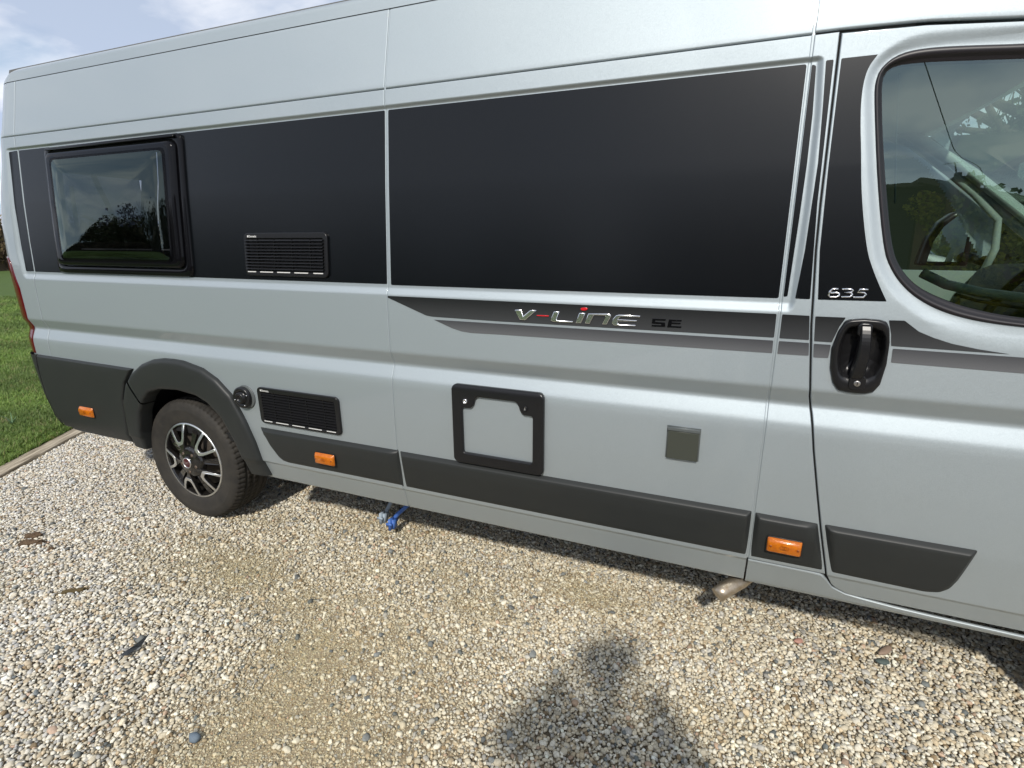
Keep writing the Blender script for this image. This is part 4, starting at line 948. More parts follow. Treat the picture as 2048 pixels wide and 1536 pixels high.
def pebble_colours(n, f, x, y):
    u = rng.random(n); base = np.empty((n, 3))
    cream, pale, grey, slate, buff, pink, brown = (.60,.54,.42), (.73,.69,.59), (.46,.445,.41), (.15,.165,.165), (.52,.43,.30), (.52,.38,.28), (.27,.20,.12)
    th = [(.38, cream), (.68, pale), (.82, grey), (.842, slate), (.968, buff), (.982, pink), (1.01, brown)]
    lo = 0
    for h, c in th: base[(u >= lo) & (u < h)] = c; lo = h
    base *= rng.normal(1, .13, (n, 1)).clip(.6, 1.3)
    left = 1/(1+np.exp((x-.2+.6*y)*2.2)); base[:, 2] *= .95+.13*left; base[:, 1] *= .99+.03*left
    base *= (1-.30*f)[:, None]; base[:, 2] *= 1-.24*f; base[:, 1] *= 1-.05*f
    return base.clip(.02, .82)
def lay_gravel():
    def field(x0, x1, y0, y1, sp, keep):
        xs, ys = np.meshgrid(np.arange(x0, x1, sp), np.arange(y0, y1, sp*.87)); xs = xs+(np.arange(xs.shape[0])[:, None] % 2)*sp*.5
        x, y = xs.ravel(), ys.ravel(); x = x+rng.normal(0, sp*.22, len(x)); y = y+rng.normal(0, sp*.22, len(y)); k = keep(x, y); return x[k], y[k]
    def near(x, y): return (x > -2.35) & (x < 4.5) & (y > -1.75) & (y < 1.3)
    A, Sz, Zz, Fz = [], [], [], []
    # lower, smaller stones
    x, y = field(-2.35, 4.5, -1.75, 1.2, .0125, lambda x, y: (side_of(x, y) < -.012)); f = fines(x, y)
    s = .0058*np.exp(rng.normal(0, .28, len(x))); k = rng.random(len(x)) > .15*f; x, y, f, s = x[k], y[k], f[k], s[k]
    A.append(np.stack([x, y, -.0045+rng.normal(0, .001, len(x))+.003*f], -1)); Sz.append(s*(1-.38*f)); Fz.append(f)
    # upper layer, the stones one sees
    x, y = field(-2.35, 4.5, -1.75, 1.2, .0138, lambda x, y: (side_of(x, y) < -.016)); f = fines(x, y)
    big = .5+.5*np.sin(1.9*x+.6)*np.cos(2.3*y+.3); s = .0070*np.exp(rng.normal(0, .27, len(x)))*(1+.16*big); k = rng.random(len(x)) > .86*f**.8; x, y, f, s = x[k], y[k], f[k], s[k]
    A.append(np.stack([x, y, .003+rng.normal(0, .0016, len(x))], -1)); Sz.append(s*(1-.12*f)); Fz.append(f*.6)
    # fines: grit in the bare patches
    x = rng.uniform(-.6, 3.4, 420000); y = rng.uniform(-1.6, .8, 420000); f = fines(x, y); k = rng.random(len(x)) < np.clip(.10+f*.9, 0, 1); x, y, f = x[k], y[k], f[k]
    A.append(np.stack([x, y, -.0045+.0058*np.minimum(f*1.3, 1)+rng.normal(0, .0006, len(x))], -1)); Sz.append(.0027*np.exp(rng.normal(0, .38, len(x)))); Fz.append(f)
    # scattered larger grey stones
    x = rng.uniform(-2, 4.2, 200); y = rng.uniform(-1.6, .6, 200); k = side_of(x, y) < -.05; x, y = x[k], y[k]; ng = len(x)
    A.append(np.stack([x, y, .006+0*x], -1)); Sz.append(.0125*np.exp(rng.normal(0, .20, ng))); Fz.append(np.full(ng, -1.0))
    # surrounding drive, coarser
    x, y = field(-6, 8.5, -6.5, -1.72, .024, lambda x, y: side_of(x, y) < -.02); A.append(np.stack([x, y, .001+0*x], -1)); Sz.append(.0115*np.exp(rng.normal(0, .2, len(x)))); Fz.append(0*x)
    x, y = field(4.45, 8.5, -1.75, 1.2, .024, lambda x, y: x == x); A.append(np.stack([x, y, .001+0*x], -1)); Sz.append(.0115*np.exp(rng.normal(0, .2, len(x)))); Fz.append(0*x)
    P = np.concatenate(A); s = np.concatenate(Sz); f = np.concatenate(Fz); n = len(P); big_ = f < 0; f = np.maximum(f, 0)
    print('pebbles', n)
    rot = np.stack([rng.normal(0, .35, n), rng.normal(0, .35, n), rng.uniform(0, 6.283, n)], -1)
    col = pebble_colours(n, f, P[:,0], P[:,1]); nb = int(big_.sum()); col[big_] = np.array([.20,.21,.20])*rng.uniform(.5, 1.5, (nb, 1))
    col[big_ & (rng.random(n) < .12)] = (.33,.24,.17)
    instancer('gravel', P, s, rot, col, PEB, label='pale mixed gravel covering the drive', cat='gravel')
lay_gravel()

# lawn
def lawn():
    xs = np.array(rng_(-90,-8,4)+rng_(-7.5,-1.2,.35)); ys = np.array(rng_(-60,-3,4)+rng_(-2.5,9,.4)+rng_(10,90,4))
    S_ = [0,.12,.3,.6,1,1.5,2.2,3,4,6,9,14,22,34,55,90]; T_ = rng_(-60,-3,4)+rng_(-2.5,9,.4)+rng_(10,90,4)
    P = []
    for t in T_:
        row = []
        for s in S_:
            p = E0+ed*t+en*(s+.128); z = .012+.02*min(s/.3, 1)+.02*math.sin(p[0]*1.1)*math.sin(p[1]*.9)*min(s, 1); row.append((p[0], p[1], z))
        P.append(row)
    m = mat('lawn_turf', (.045,.085,.013), .95, nz=(2.5,.7,(.08,.13,.024)), bump=(60,.8,.02))
    obj('lawn', grid_mesh('lawn', np.array(P)), m, kind='structure')
lawn()
def blades():
    c = bpy.data.collections.new('grass_kinds')
    m = bpy.data.materials.new('grass_blade'); m.use_nodes = True; t = m.node_tree; b = t.nodes['Principled BSDF']; b.inputs['Roughness'].default_value = .55
    a = attr_node(t, 'pcol'); t.links.new(a.outputs['Color'], b.inputs['Base Color'])
    for k in range(5):
        r_ = random.Random(k+90); V, Fc = [], []
        for _ in range(16):
            x, y = r_.gauss(0,.014), r_.gauss(0,.014); h = r_.uniform(.025,.062); a_ = r_.uniform(0, 6.28); ln = r_.uniform(.2,.9); w = r_.uniform(.0013,.0023)
            dx, dy = math.cos(a_), math.sin(a_); n0 = len(V)
            for q, ww in ((0,1),(.5,.85),(1,.1)):
                bx = x+dx*h*ln*q*q; by = y+dy*h*ln*q*q; zz = h*(q-.25*ln*q*q); V += [(bx-dy*w*ww, by+dx*w*ww, zz), (bx+dy*w*ww, by-dx*w*ww, zz)]
            Fc += [(n0,n0+1,n0+3,n0+2),(n0+2,n0+3,n0+5,n0+4)]
        me = mesh('tuft', V, Fc); me.materials.append(m); o = bpy.data.objects.new('grass_tuft', me); c.objects.link(o)
    n = 170000; s = .125+np.concatenate([rng.uniform(0, 1, n//2)**1.3*5, rng.uniform(0, 1, n-n//2)**.8*14]); tt = np.concatenate([rng.uniform(-.6, 6, n//2), rng.uniform(-1, 12, n-n//2)])
    P = E0+ed*tt[:, None]+en*s[:, None]; z = .012+.02*np.minimum((s-.128)/.3, 1).clip(0)
    sc = rng.uniform(.6, 1.15, n)*np.interp(s, [1, 5], [1.0, 1.7])*np.where(s < .2, .7, 1)
    u = rng.random((n, 1)); pt = (.5+.5*np.sin(P[:,0]*3.1+np.sin(P[:,1]*4)))[:, None]
    col = np.array([.085,.165,.022])*(1-u)+np.array([.19,.27,.055])*u; col = col*(.75+.45*pt); dry = rng.random(n) < .05; col[dry] = (.26,.22,.10)
    rot = np.stack([rng.normal(0,.15,n), rng.normal(0,.15,n), rng.uniform(0,6.28,n)], -1)
    instancer('grass', np.column_stack([P, z]), sc, rot, col, c, label='short green grass of the lawn beside the drive', cat='grass')
blades()
# timber edging
def timber():
    m = bpy.data.materials.new('weathered_timber'); m.use_nodes = True; t = m.node_tree; b = t.nodes['Principled BSDF']; b.inputs['Roughness'].default_value = .9
    g = t.nodes.new('ShaderNodeTexCoord'); mp_ = t.nodes.new('ShaderNodeMapping'); mp_.inputs['Scale'].default_value = (2.5, 45, 45); t.links.new(g.outputs['Object'], mp_.inputs[0])
    n = t.nodes.new('ShaderNodeTexNoise'); n.inputs['Scale'].default_value = 1.6; n.inputs['Detail'].default_value = 8; n.inputs['Distortion'].default_value = .6; t.links.new(mp_.outputs[0], n.inputs['Vector'])
    r = t.nodes.new('ShaderNodeValToRGB'); r.color_ramp.elements[0].position = .35; r.color_ramp.elements[0].color = (.17,.135,.09,1); r.color_ramp.elements[1].position = .66; r.color_ramp.elements[1].color = (.52,.45,.34,1)
    t.links.new(n.outputs['Fac'], r.inputs[0]); t.links.new(r.outputs[0], b.inputs['Base Color'])
    bp = t.nodes.new('ShaderNodeBump'); bp.inputs['Distance'].default_value = .006; bp.inputs['Strength'].default_value = .8; t.links.new(n.outputs['Fac'], bp.inputs['Height']); t.links.new(bp.outputs[0], b.inputs['Normal'])
    first = True
    for k, (a, b_) in enumerate(((-1.9, 1.62), (1.63, 4.6))):
        V, Fc = box_vf(a, b_, 0, .118, -.06, .016); o = obj('timber_edging', mesh('timber_edging', V, Fc), m, smooth=False)
        ang = math.atan2(ed[1], ed[0]); o.rotation_euler = (0, 0, ang); o.location = (E0[0], E0[1], 0)
        if Vector((-math.sin(ang), math.cos(ang))).dot(Vector(en)) < 0:
            for v in o.data.vertices: v.co.y *= -1
            o.data.flip_normals()
        bv = o.modifiers.new('bevel', 'BEVEL'); bv.width = .006; bv.segments = 2
        tag(o, ['weathered timber edging board between lawn and gravel, nearest the photographer', 'timber edging board continuing behind the van bumper'][k], 'timber board', 'timber edging boards')
timber()
xs_ = [-900,-300,-100,-40,-15,0,15,40,100,300,900]
obj('ground', grid_mesh('ground', np.array([[(x, y, -.035-.0*x) for x in xs_] for y in xs_])), MATS['lawn_turf'], kind='structure')
# bulb leaves in the lawn
pl = thing('bulb_leaves', 'tuft of broad upright bluish leaves growing in the lawn', 'plant', (-2.70,.46,.03))
for k in range(9):
    a = random.uniform(0, 6.28); ln = random.uniform(.09,.15); w = .006; dx, dy = math.cos(a)*.5, math.sin(a)*.5; V = []
    for q in (0,.4,.75,1): V += [(dx*ln*q*q-dy*2*w*(1-q*.8), dy*ln*q*q+dx*2*w*(1-q*.8), ln*(q-.2*q*q)), (dx*ln*q*q+dy*2*w*(1-q*.8), dy*ln*q*q-dx*2*w*(1-q*.8), ln*(q-.2*q*q))]
    obj('leaf', mesh('leaf', V, [(0,1,3,2),(2,3,5,4),(4,5,7,6)]), mat('bulb_leaf', (.11,.20,.10), .5), pl)

# litter on the gravel
def clod(name, x, y, rx, ry, h, rot, m, seed, label, cat):
    import bmesh
    bm = bmesh.new(); bmesh.ops.create_icosphere(bm, subdivisions=4, radius=1)
    for v in bm.verts:
        p = v.co; d = 1+.45*noise.noise(p*1.6+Vector((seed,0,0)))+.25*noise.noise(p*5+Vector((0,seed,0))); q = Vector((p.x*rx*d, p.y*ry*d, max(p.z,-.3)*h*d*(1+.5*noise.noise(p*3+Vector((seed,seed,0))))))
        v.co = q
    me = bpy.data.meshes.new(name); bm.to_mesh(me); bm.free(); o = obj(name, me, m); o.location = (x, y, .009); o.rotation_euler = (0, 0, rot); return tag(o, label, cat)
MUD = mat('damp_clod', (.060,.036,.020), .9, nz=(90,.6,(.15,.10,.06)), bump=(220,.9,.006)); MOSS = mat('mossy_clod', (.07,.06,.02), .95, nz=(120,.6,(.12,.08,.04)), bump=(250,.9,.004))
clod('clod', -.635,-.440,.050,.018,.016,.5, MUD, 3, 'dark brown clod of old leaves on the gravel, the rear of the touching pair', 'clod')
clod('clod', -.563,-.480,.062,.017,.018,.55, MUD, 9, 'dark brown clod with a pale stone on its end, the front of the touching pair', 'clod')
clod('clod', .065,-.640,.050,.010,.009,.75, MOSS, 5, 'thin rusty strip of dead moss on the gravel', 'clod')
clod('clod', -.41,-.475,.016,.008,.010,.4, MUD, 12, 'small dark crumb just right of the brown clods', 'clod')
import bmesh
def chip(name, x, y, z, s, col, label, rot=(0,0,0)):
    src = PEB.objects[3].data.copy(); src.materials.clear(); o = obj(name, src, mat('stone_'+name+str(len(MATS)), col, .75, nz=(300,.5,tuple(c*1.5 for c in col)))); o.location = (x, y, z); o.scale = (s[0], s[1], s[2]); o.rotation_euler = rot; return tag(o, label, 'stone')
G_ = lambda px, py: (px, py)
chip('loose_stone', 1.222,-.941,.010,(.020,.020,.020), (.10,.13,.16), 'dark blue-grey stone standing proud on the sandy patch')
chip('loose_stone', 2.995,.245,.010,(.019,.015,.012), (.33,.18,.14), 'small reddish stone in the sunlit gravel', (0,0,.6))
chip('loose_stone', 3.29,.31,.012,(.040,.018,.014), (.22,.16,.12), 'long brown stone at the edge of the van shadow', (0,0,.9))
chip('loose_stone', 3.27,.245,.010,(.024,.018,.014), (.06,.08,.075), 'dark green-grey stone in front of the long brown one', (0,0,.3))
V = [(.0,0,.004),(.018,.010,.010),(.036,.014,.018),(.070,.040,.030),(.050,.022,.006),(.020,-.006,.003)]
o = obj('dead_leaf', mesh('dead_leaf', V, [(0,1,5),(1,2,4,5),(2,3,4)]), mat('black_leaf', (.025,.03,.035), .6), smooth=False); o.location = (.665,-.815,.014); o.rotation_euler = (0,0,.75); o.scale = (1.25,1.25,1.25)
sf = o.modifiers.new('thick', 'SOLIDIFY'); sf.thickness = .002; tag(o, 'black curled leaf lying on the pale gravel', 'leaf')

# ---------------------------------------------------------------- hedge, trees, house beyond (seen past the van or mirrored in its glass)
def leaf_cloud(name, centres, radii, n, size, m, parent=None, seed=1, flat=.0, **k):
    r_ = np.random.default_rng(seed); c = np.array(centres); rd = np.array(radii); w = np.prod(rd, 1); w = w/w.sum(); i = r_.choice(len(c), n, p=w)
    d = r_.normal(size=(n, 3)); d /= np.linalg.norm(d, axis=1)[:, None]; p = c[i]+d*rd[i]*(r_.random((n, 1))**.35)
    a = r_.normal(size=(n, 3)); a /= np.linalg.norm(a, axis=1)[:, None]; b = np.cross(a, r_.normal(size=(n, 3))); b /= np.linalg.norm(b, axis=1)[:, None]
    s = size*r_.uniform(.6, 1.4, (n, 1)); V = np.stack([p-a*s, p+b*s*.6, p+a*s, p-b*s*.6], 1).reshape(-1, 3); Fc = np.arange(4*n).reshape(n, 4)
    return obj(name, mesh(name, V, Fc), m, parent, smooth=False, **k)
HB = mat('hedge_leaf', (.13,.085,.045), .85, nz=(2,.6,(.20,.15,.07)))
hg = thing('hedge', 'tall brown winter hedge across the far end of the lawn', 'hedge', (-31,14,0))
cs_, rs_ = [], []
for k in range(40):
    t = -16+k*.95; cs_.append((t*.45+random.uniform(-.2,.2), t+0, 1.35+random.uniform(-.1,.1))); rs_.append((.9,.9,1.4+random.uniform(0,.25)))
leaf_cloud('foliage', cs_, rs_, 26000, .11, HB, hg, 3)
V, Fc = join_vf([box_vf(c[0]-.4,c[0]+.4,c[1]-.6,c[1]+.6,.0,2.2) for c in cs_]); obj('twigs', mesh('twigs', V, Fc), mat('hedge_core', (.06,.045,.03), .95), hg, smooth=False)

TL = mat('tree_leaf', (.035,.050,.016), .8, nz=(.8,.6,(.075,.085,.030))); BK = mat('bark', (.09,.075,.055), .9, bump=(20,.6,.02))
def make_tree(kind, seed):
    r_ = random.Random(seed); root = thing('tree', '', 'tree', group='trees round the garden behind the photographer')
    H = 7.5 if kind == 'round' else 8.5; tr = []
    V, Fc = tube_vf([(0,0,0),(.05,.02,1.2),(.1,-.05,2.6),(.05,.05,4.2)], [.24,.19,.15,.09], 9); tr.append((V, Fc)); cs2, rs2 = [], []
    for k in range(16):
        z0 = r_.uniform(1.3,4.0); a = r_.uniform(0,6.28); L = r_.uniform(1.2,2.6); up = r_.uniform(.7,2.2); e_ = (math.cos(a)*L, math.sin(a)*L, z0+up)
        tr.append(tube_vf([(.06,0,z0),(math.cos(a)*L*.5, math.sin(a)*L*.5, z0+up*.65), e_], [.08,.05,.02], 6)); cs2.append((e_[0], e_[1], e_[2]+.2)); rs2.append([r_.uniform(.7,1.25)]*2+[r_.uniform(.6,1.0)])
        if kind == 'bare':
            for j in range(7):
                b = r_.uniform(0,6.28); q = Vector(e_); tr.append(tube_vf([e_, q+Vector((math.cos(b)*.4, math.sin(b)*.4, .5)), q+Vector((math.cos(b)*.7, math.sin(b)*.7, 1.2))], [.02,.012,.005], 4))
    obj('trunk', mesh('trunk', *join_vf(tr)), BK, root)
    cs2.append((0,0,H-2.4)); rs2.append((1.5,1.5,1.4)); cs2.append((0,0,H-4)); rs2.append((1.8,1.8,1.3))
    leaf_cloud('crown', cs2, rs2, 5200 if kind == 'round' else 120, .12, TL, root, seed)
    return root
def copy_tree(src):
    c = src.copy(); COL.objects.link(c)
    for ch in src.children: d = ch.copy(); COL.objects.link(d); d.parent = c
    return c
protos = [make_tree('round', 5), make_tree('bare', 8), make_tree('round', 11)]
spots = [(-8,-24,0,1.0,'leafy tree behind the photographer'),(-14,-22,1,1.0,'thin half-bare tree beside the drive'),(-19,-26,2,1.1,'broad evergreen tree beyond the drive'),(-26,-24,0,.95,''),(-33,-28,2,1.15,''),(-42,-30,0,1.2,''),(-50,-34,2,1.2,''),(-22,-18,1,.85,''),(-60,-36,0,1.3,''),(14,-26,2,1.0,''),(1,-30,0,1.1,'')]
spots += [(6.5,9.5,1,.9,'b'),(9.5,11,1,1.0,'b'),(13,9,1,1.0,'b')]
usedp = set()
for i, (x, y, k, s, l) in enumerate(spots):
    tr_ = protos[k] if k not in usedp else copy_tree(protos[k]); usedp.add(k)
    tr_.location = (x, y, 0); tr_.scale = (s*1.25, s*1.25, s); tr_.rotation_euler = (0,0,i*1.7)
    tr_['label'] = 'tree in the row behind the photographer, mirrored in the van windows' if y < 0 else 'thin bare tree beyond the far side of the van, seen through its windscreen'
    tr_['group'] = 'trees behind the photographer' if y < 0 else 'bare trees beyond the van'
LC = mat('low_hedge_leaf', (.018,.028,.010), .85, nz=(1.5,.6,(.035,.042,.016)))
lh = thing('hedge', 'long dark evergreen hedge behind the photographer along the drive', 'hedge', (-20,-20,0))
leaf_cloud('foliage', [(-38+2.2*k, 0, 1.3) for k in range(28)], [(1.6,1.0,1.6)]*28, 16000, .14, LC, lh, 21)
V, Fc = join_vf([box_vf(-39+2.2*k,-36.8+2.2*k,-.7,.7,0,2.3) for k in range(28)]); obj('twigs', mesh('twigs', V, Fc), MATS['hedge_core'], lh, smooth=False)

fh = thing('hedge', 'dark backdrop hedge added beyond the van to darken the view through its cab windows', 'hedge', (7,7.5,0))
leaf_cloud('foliage', [(-6+.8*k, random.uniform(-.2,.2), 1.6 if k < 8 else .7) for k in range(27)], [(1.0,.6,1.6 if k < 8 else .8) for k in range(27)], 42000, .035, LC, fh, 31)  # added backdrop, kept dark so reflections stand out in the cab glass
V, Fc = join_vf([box_vf(-6.4+.8*k,-5.6+.8*k,-.4,.4,0,2.75) for k in range(8)]); obj('twigs', mesh('twigs', V, Fc), mat('backdrop_core', (.010,.014,.006), .95), fh, smooth=False)
HY = -12.0
BRICK = mat('house_brick', (.20,.10,.065), .9, nz=(6,.6,(.28,.17,.11)), bump=(60,.4,.01)); TILE = mat('roof_tile', (.10,.085,.075), .85, bump=(12,.6,.03)); BWOOD = mat('black_boarding', (.012,.012,.013), .7)
hs = thing('house', 'house with sloping roof verge and ivy-clad chimney breast behind the photographer', 'house', (8,HY,0))
def wv(x0, x1, y0, y1, ztop):
    return [(x0-8,y0,0),(x1-8,y0,0),(x1-8,y0,ztop[1]),(x0-8,y0,ztop[0]),(x0-8,y1,0),(x1-8,y1,0),(x1-8,y1,ztop[1]),(x0-8,y1,ztop[0])]
obj('wall', mesh('wall', wv(5.92,11.5,0,-6,(4.02,2.6)), [(3,2,1,0),(4,5,6,7),(0,1,5,4),(2,3,7,6),(1,2,6,5),(0,4,7,3)]), BRICK, hs, smooth=False)
V = [(5.8-8,.25,4.12),(11.8-8,.25,2.60),(11.8-8,-6.3,2.60),(5.8-8,-6.3,4.12)]; V += [(a,b,c+.12) for a,b,c in V]; obj('roof', mesh('roof', V, [(3,2,1,0),(4,5,6,7),(0,1,5,4),(2,3,7,6),(1,2,6,5),(0,4,7,3)]), TILE, hs, smooth=False)
ch_ = box('chimney', -1.66,-1.26,.0,.5,0,4.10, BRICK, hs); box('chimney_cap', -1.70,-1.22,-.03,.53,4.10,4.15, TILE, hs)
for dx in (-1.57,-1.36): tube('chimney_pot', [(dx,.25,4.15),(dx,.25,4.27)], [.07,.06], TILE, hs, 12)
ae = part('aerial', hs)
tube('mast', [(-1.55,.1,4.1),(-1.60,.1,4.82)], .014, BLACK, ae, 6)
tube('boom', [(-1.78,.1,4.70),(-1.48,.1,4.80)], .010, BLACK, ae, 6)
for q in np.linspace(0, 1, 7): tube('aerial_element', [(-1.78+.3*q,.1-.12,4.70+.1*q),(-1.78+.3*q,.1+.12,4.70+.1*q)], .005, BLACK, ae, 4)
WF = mat('window_frame_white', (.75,.75,.72), .5)
wd = box('window', -1.1,.1,.02,.06,1.1,2.15, WF, hs); box('pane', -1.04,-.53,.06,.065,1.16,2.09, GLOSSB, wd); box('pane', -.47,.04,.06,.065,1.16,2.09, GLOSSB, wd)
ou = thing('outbuilding', 'black timber-boarded outbuilding beside the house behind the photographer', 'outbuilding', (4,HY,0))
obj('wall', mesh('wall', [(-4,0,0),(1.86,0,0),(1.86,0,4.06),(-4,0,4.06),(-4,-5,0),(1.86,-5,0),(1.86,-5,4.06),(-4,-5,4.06)], [(0,1,2,3),(5,4,7,6),(1,5,6,2),(4,0,3,7)]), BWOOD, ou, smooth=False)
for k in range(26):
    z = .08+k*.155; P = np.array([[(x,.012,z+.15),(x,.035,z)] for x in (-4,1.87)]); obj('board', grid_mesh('board', P), BWOOD, ou, smooth=False)
box('roof', -4.2,1.95,-5.2,.15,4.06,4.15, TILE, ou)
iv = obj('ivy', bpy.data.meshes.new('t'), None); bpy.data.objects.remove(iv)
IVY = mat('ivy_leaf', (.09,.13,.02), .55, nz=(1.6,.4,(.60,.50,.06)))  # yellow second tone: highlights on the shaded leaves, put into their colour
cs3, rs3 = [], []
for k in range(60):
    x = random.uniform(5.95,8.4); z = random.uniform(.3, 3.75-(x-6)*.25); cs3.append((x, HY+.12, z)); rs3.append((.35,.12,.35))
for k in range(26): cs3.append((random.uniform(6.38,6.72), HY+.55, random.uniform(1,4.05))); rs3.append((.13,.10,.22))
tag(leaf_cloud('ivy', cs3, rs3, 16000, .05, IVY, None, 4), 'yellow-green ivy climbing over the house wall and chimney', 'ivy')
po = thing('telephone_pole', 'wooden telephone pole beyond the van', 'pole', (-3.9,12.1,0)); tube('pole', [(0,0,0),(0,0,7.5)], [.13,.10], BK, po, 12)
o = tube('telephone_wire', [(7.26,-11.98,3.37),(5.865,-8.965,3.87),(4.47,-5.95,4.37),(1.7,.1,5.3),(-3.9,12.1,7.4)], .006, BLACK, None, 5); tag(o, 'black telephone wire running overhead from pole to house', 'wire')

# ---------------------------------------------------------------- the person taking the picture
PX, PY_ = 2.72, -2.10
SKIN = mat('skin', (.46,.27,.19), .5); COAT = mat('dark_jacket', (.03,.035,.045), .85, bump=(60,.4,.004)); JEAN = mat('jeans', (.035,.05,.09), .85); HAIR = mat('hair', (.05,.035,.025), .6); SHOE = mat('shoes', (.03,.03,.03), .5)
pe = thing('person', 'person in a dark jacket holding up a phone, facing the van', 'person', (PX, PY_, 0))
def skin_body(name, verts, edges, radii, m, parent, root=0, sub=1):
    me = bpy.data.meshes.new(name); me.from_pydata(verts, edges, []); o = bpy.data.objects.new(name, me); COL.objects.link(o)
    md = o.modifiers.new('skin', 'SKIN'); md.use_smooth_shade = True
    for i, s in enumerate(me.skin_vertices[0].data): s.radius = radii[i] if isinstance(radii[i], tuple) else (radii[i], radii[i]); s.use_root = (i == root)
    sb = o.modifiers.new('sub', 'SUBSURF'); sb.levels = sub; sb.render_levels = sub
    dg = bpy.context.evaluated_depsgraph_get(); me2 = bpy.data.meshes.new_from_object(o.evaluated_get(dg)); bpy.data.objects.remove(o)
    o2 = obj(name, me2, m, parent); return o2
# local frame: +y towards the van
hx, hy, hz = CAM.x-PX, CAM.y-PY_, CAM.z
rv_ = Vector((RT.x, RT.y, 0)); 
ph = Vector((hx, hy, hz))-F*.016            # centre of the phone, behind the lens
HR = ph+rv_*.062-Vector((0,0,.015)); HL = ph-rv_*.062-Vector((0,0,.015))
HRl, HLl = HR-Vector(F)*.015, HL-Vector(F)*.015
bodyV = [(0,0,.95),(0,.01,1.12),(0,.0,1.30),(0,-.01,1.43),(0,0,1.52),
         (-.10,0,.90),(-.11,.02,.50),(-.12,-.02,.10),(-.13,.10,.05),
         (.10,0,.90),(.11,.02,.50),(.12,-.02,.10),(.13,.10,.05),
         (-.20,-.01,1.42),(-.34,.06,1.25),tuple(HLl+(Vector((-.34,.06,1.25))-HLl)*.22),
         (.20,-.01,1.42),(.34,.06,1.25),tuple(HRl+(Vector((.34,.06,1.25))-HRl)*.22)]
bodyE = [(0,1),(1,2),(2,3),(3,4),(0,5),(5,6),(6,7),(7,8),(0,9),(9,10),(10,11),(11,12),(3,13),(13,14),(14,15),(3,16),(16,17),(17,18)]
rad = [(.19,.15),(.20,.15),(.21,.15),(.17,.12),.085,.10,.062,.042,.035,.10,.062,.042,.035,.088,.070,.042,.088,.070,.042]
skin_body('body', bodyV, bodyE, rad, COAT, pe, 0, 2)
def head():
    import bmesh
    bm = bmesh.new(); bmesh.ops.create_uvsphere(bm, u_segments=32, v_segments=24, radius=1)
    for v in bm.verts:
        p = v.co; x, y, z = p.x*.076, p.y*.096, p.z*.118
        if z < -.02: x *= 1-.28*min(1, (-z-.02)/.09)
        n = math.exp(-((p.x/.16)**2+((p.z+.08)/.16)**2)); 
        if p.y > 0: y += .020*n; y -= .010*(math.exp(-(((abs(p.x)-.34)/.16)**2+((p.z-.08)/.12)**2))); y += .005*math.exp(-((p.x/.3)**2+((p.z+.42)/.07)**2))
        v.co = (x, y, z)
    me = bpy.data.meshes.new('head'); bm.to_mesh(me); bm.free(); return me
hd_ = obj('head', head(), SKIN, pe); hd_.location = (-.01,.03,1.645); hd_.rotation_euler = (R(-8),0,R(14))
for s in (-1,1):
    V, Fc = lathe_vf([(0,-.006),(.018,-.006),(.022,0),(.018,.006),(0,.006)], 12); e_ = obj('ear', mesh('ear', [(s*.076, v[0]*.7, v[2]*1.3) for v in V] and [(s*(.074+.3*abs(v[1])), v[0]*.7, v[2]*1.35) for v in V], Fc), SKIN, hd_)
    V, Fc = lathe_vf([(0,-.012),(.008,-.009),(.012,0)], 12); obj('eye', mesh('eye', [(s*.026+v[0], .086-v[1]-.012, .012+v[2]) for v in V], Fc), mat('eye_white', (.7,.7,.7), .2), hd_)
hm = head(); ha = obj('hair', hm, HAIR, hd_)
for v in hm.vertices:
    p = v.co; k = 1.10 if (p.z > .035 or p.y < -.01) else .90; v.co = p*k
tube('neck', [(0,-.005,1.46),(-.005,.015,1.58)], [.055,.05], SKIN, pe, 14)
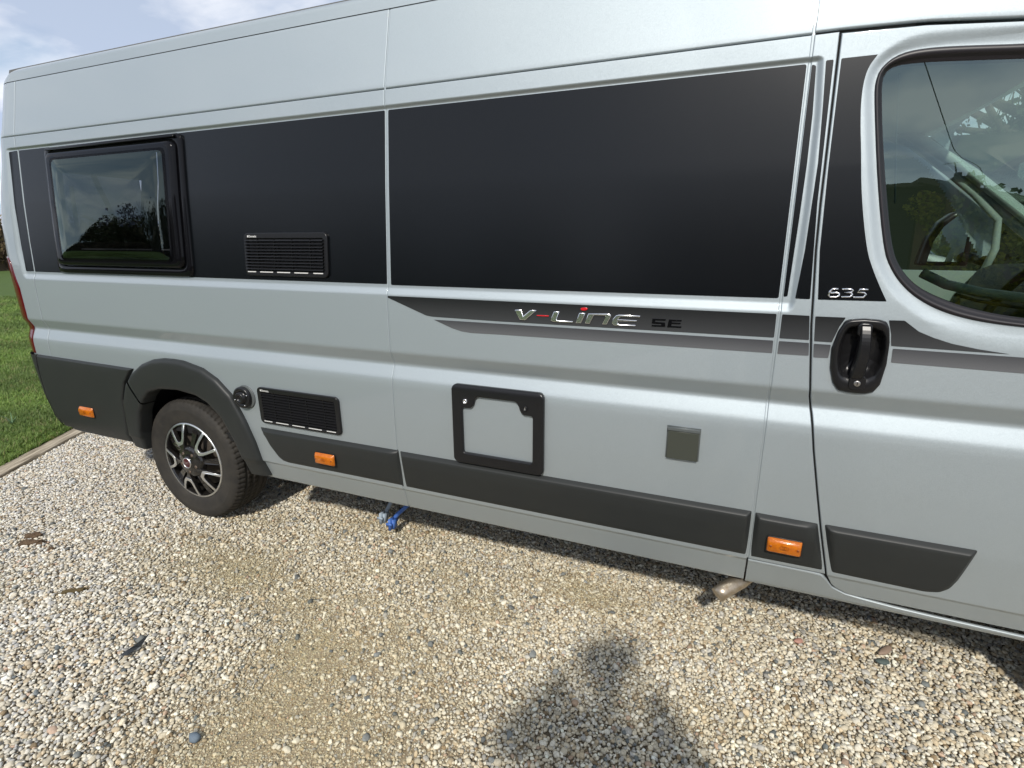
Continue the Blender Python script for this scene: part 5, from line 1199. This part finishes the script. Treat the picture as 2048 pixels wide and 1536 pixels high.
# phone and hands
P0 = ph; ax = (R2, U2, -F)
def oriented(V): return [tuple(P0+ax[0]*v[0]+ax[1]*v[1]+ax[2]*v[2]) for v in V]
V, Fc = box_vf(-.074,.074,-.036,.036,.0,.008); phn = obj('mobile_phone', mesh('mobile_phone', [tuple(Vector(q)+Vector((PX,PY_,0))) for q in oriented(V)], Fc), GLOSSB, None, smooth=False); tag(phn, 'black mobile phone held up sideways in front of the face', 'phone')
for s in (-1, 1):
    def L(x, y, z): return tuple(P0+ax[0]*x*s+ax[1]*y+ax[2]*z)
    fv = [L(.105,-.075,.055), L(.098,-.040,.035), L(.092,-.012,.026)]; ed_ = [(0,1),(1,2)]; rd = [(.026,.020),(.034,.018),(.036,.015)]
    for k, (yy, ln) in enumerate(((.022,1.0),(.004,1.05),(-.014,.98),(-.030,.82))):
        n0 = len(fv); fv += [L(.097,yy,.018), L(.100,yy,.003), L(.084,yy+.002,-.006*1.0), L(.084-.014*ln,yy+.003,-.007)]; ed_ += [(2,n0),(n0,n0+1),(n0+1,n0+2),(n0+2,n0+3)]; rd += [.0092,.0088,.0080,.0066]
    n0 = len(fv); fv += [L(.094,-.032,.034), L(.078,-.030,.024), L(.062,-.022,.018)]; ed_ += [(1,n0),(n0,n0+1),(n0+1,n0+2)]; rd += [.011,.0095,.0078]
    skin_body('hand', fv, ed_, rd, SKIN, pe, 0, 1)
for s, x in ((-1,-.125),(1,.125)):
    me = bpy.data.meshes.new('shoe'); bm = bmesh.new(); bmesh.ops.create_uvsphere(bm, u_segments=20, v_segments=12, radius=1)
    for v in bm.verts: v.co = (v.co.x*.048+x, v.co.y*.14+.06, max(v.co.z,-.55)*.065*(1 if v.co.y < 0 else .75)+.042)
    bm.to_mesh(me); bm.free(); obj('shoe', me, SHOE, pe)
# trousers over the legs
for s in (-1,1):
    tube('trouser_leg', [(s*.09,0,.98),(s*.105,.0,.85),(s*.11,.02,.50),(s*.12,-.015,.09)], [.105,.100,.078,.062], JEAN, pe, 16)
print('objects', len(bpy.data.objects))
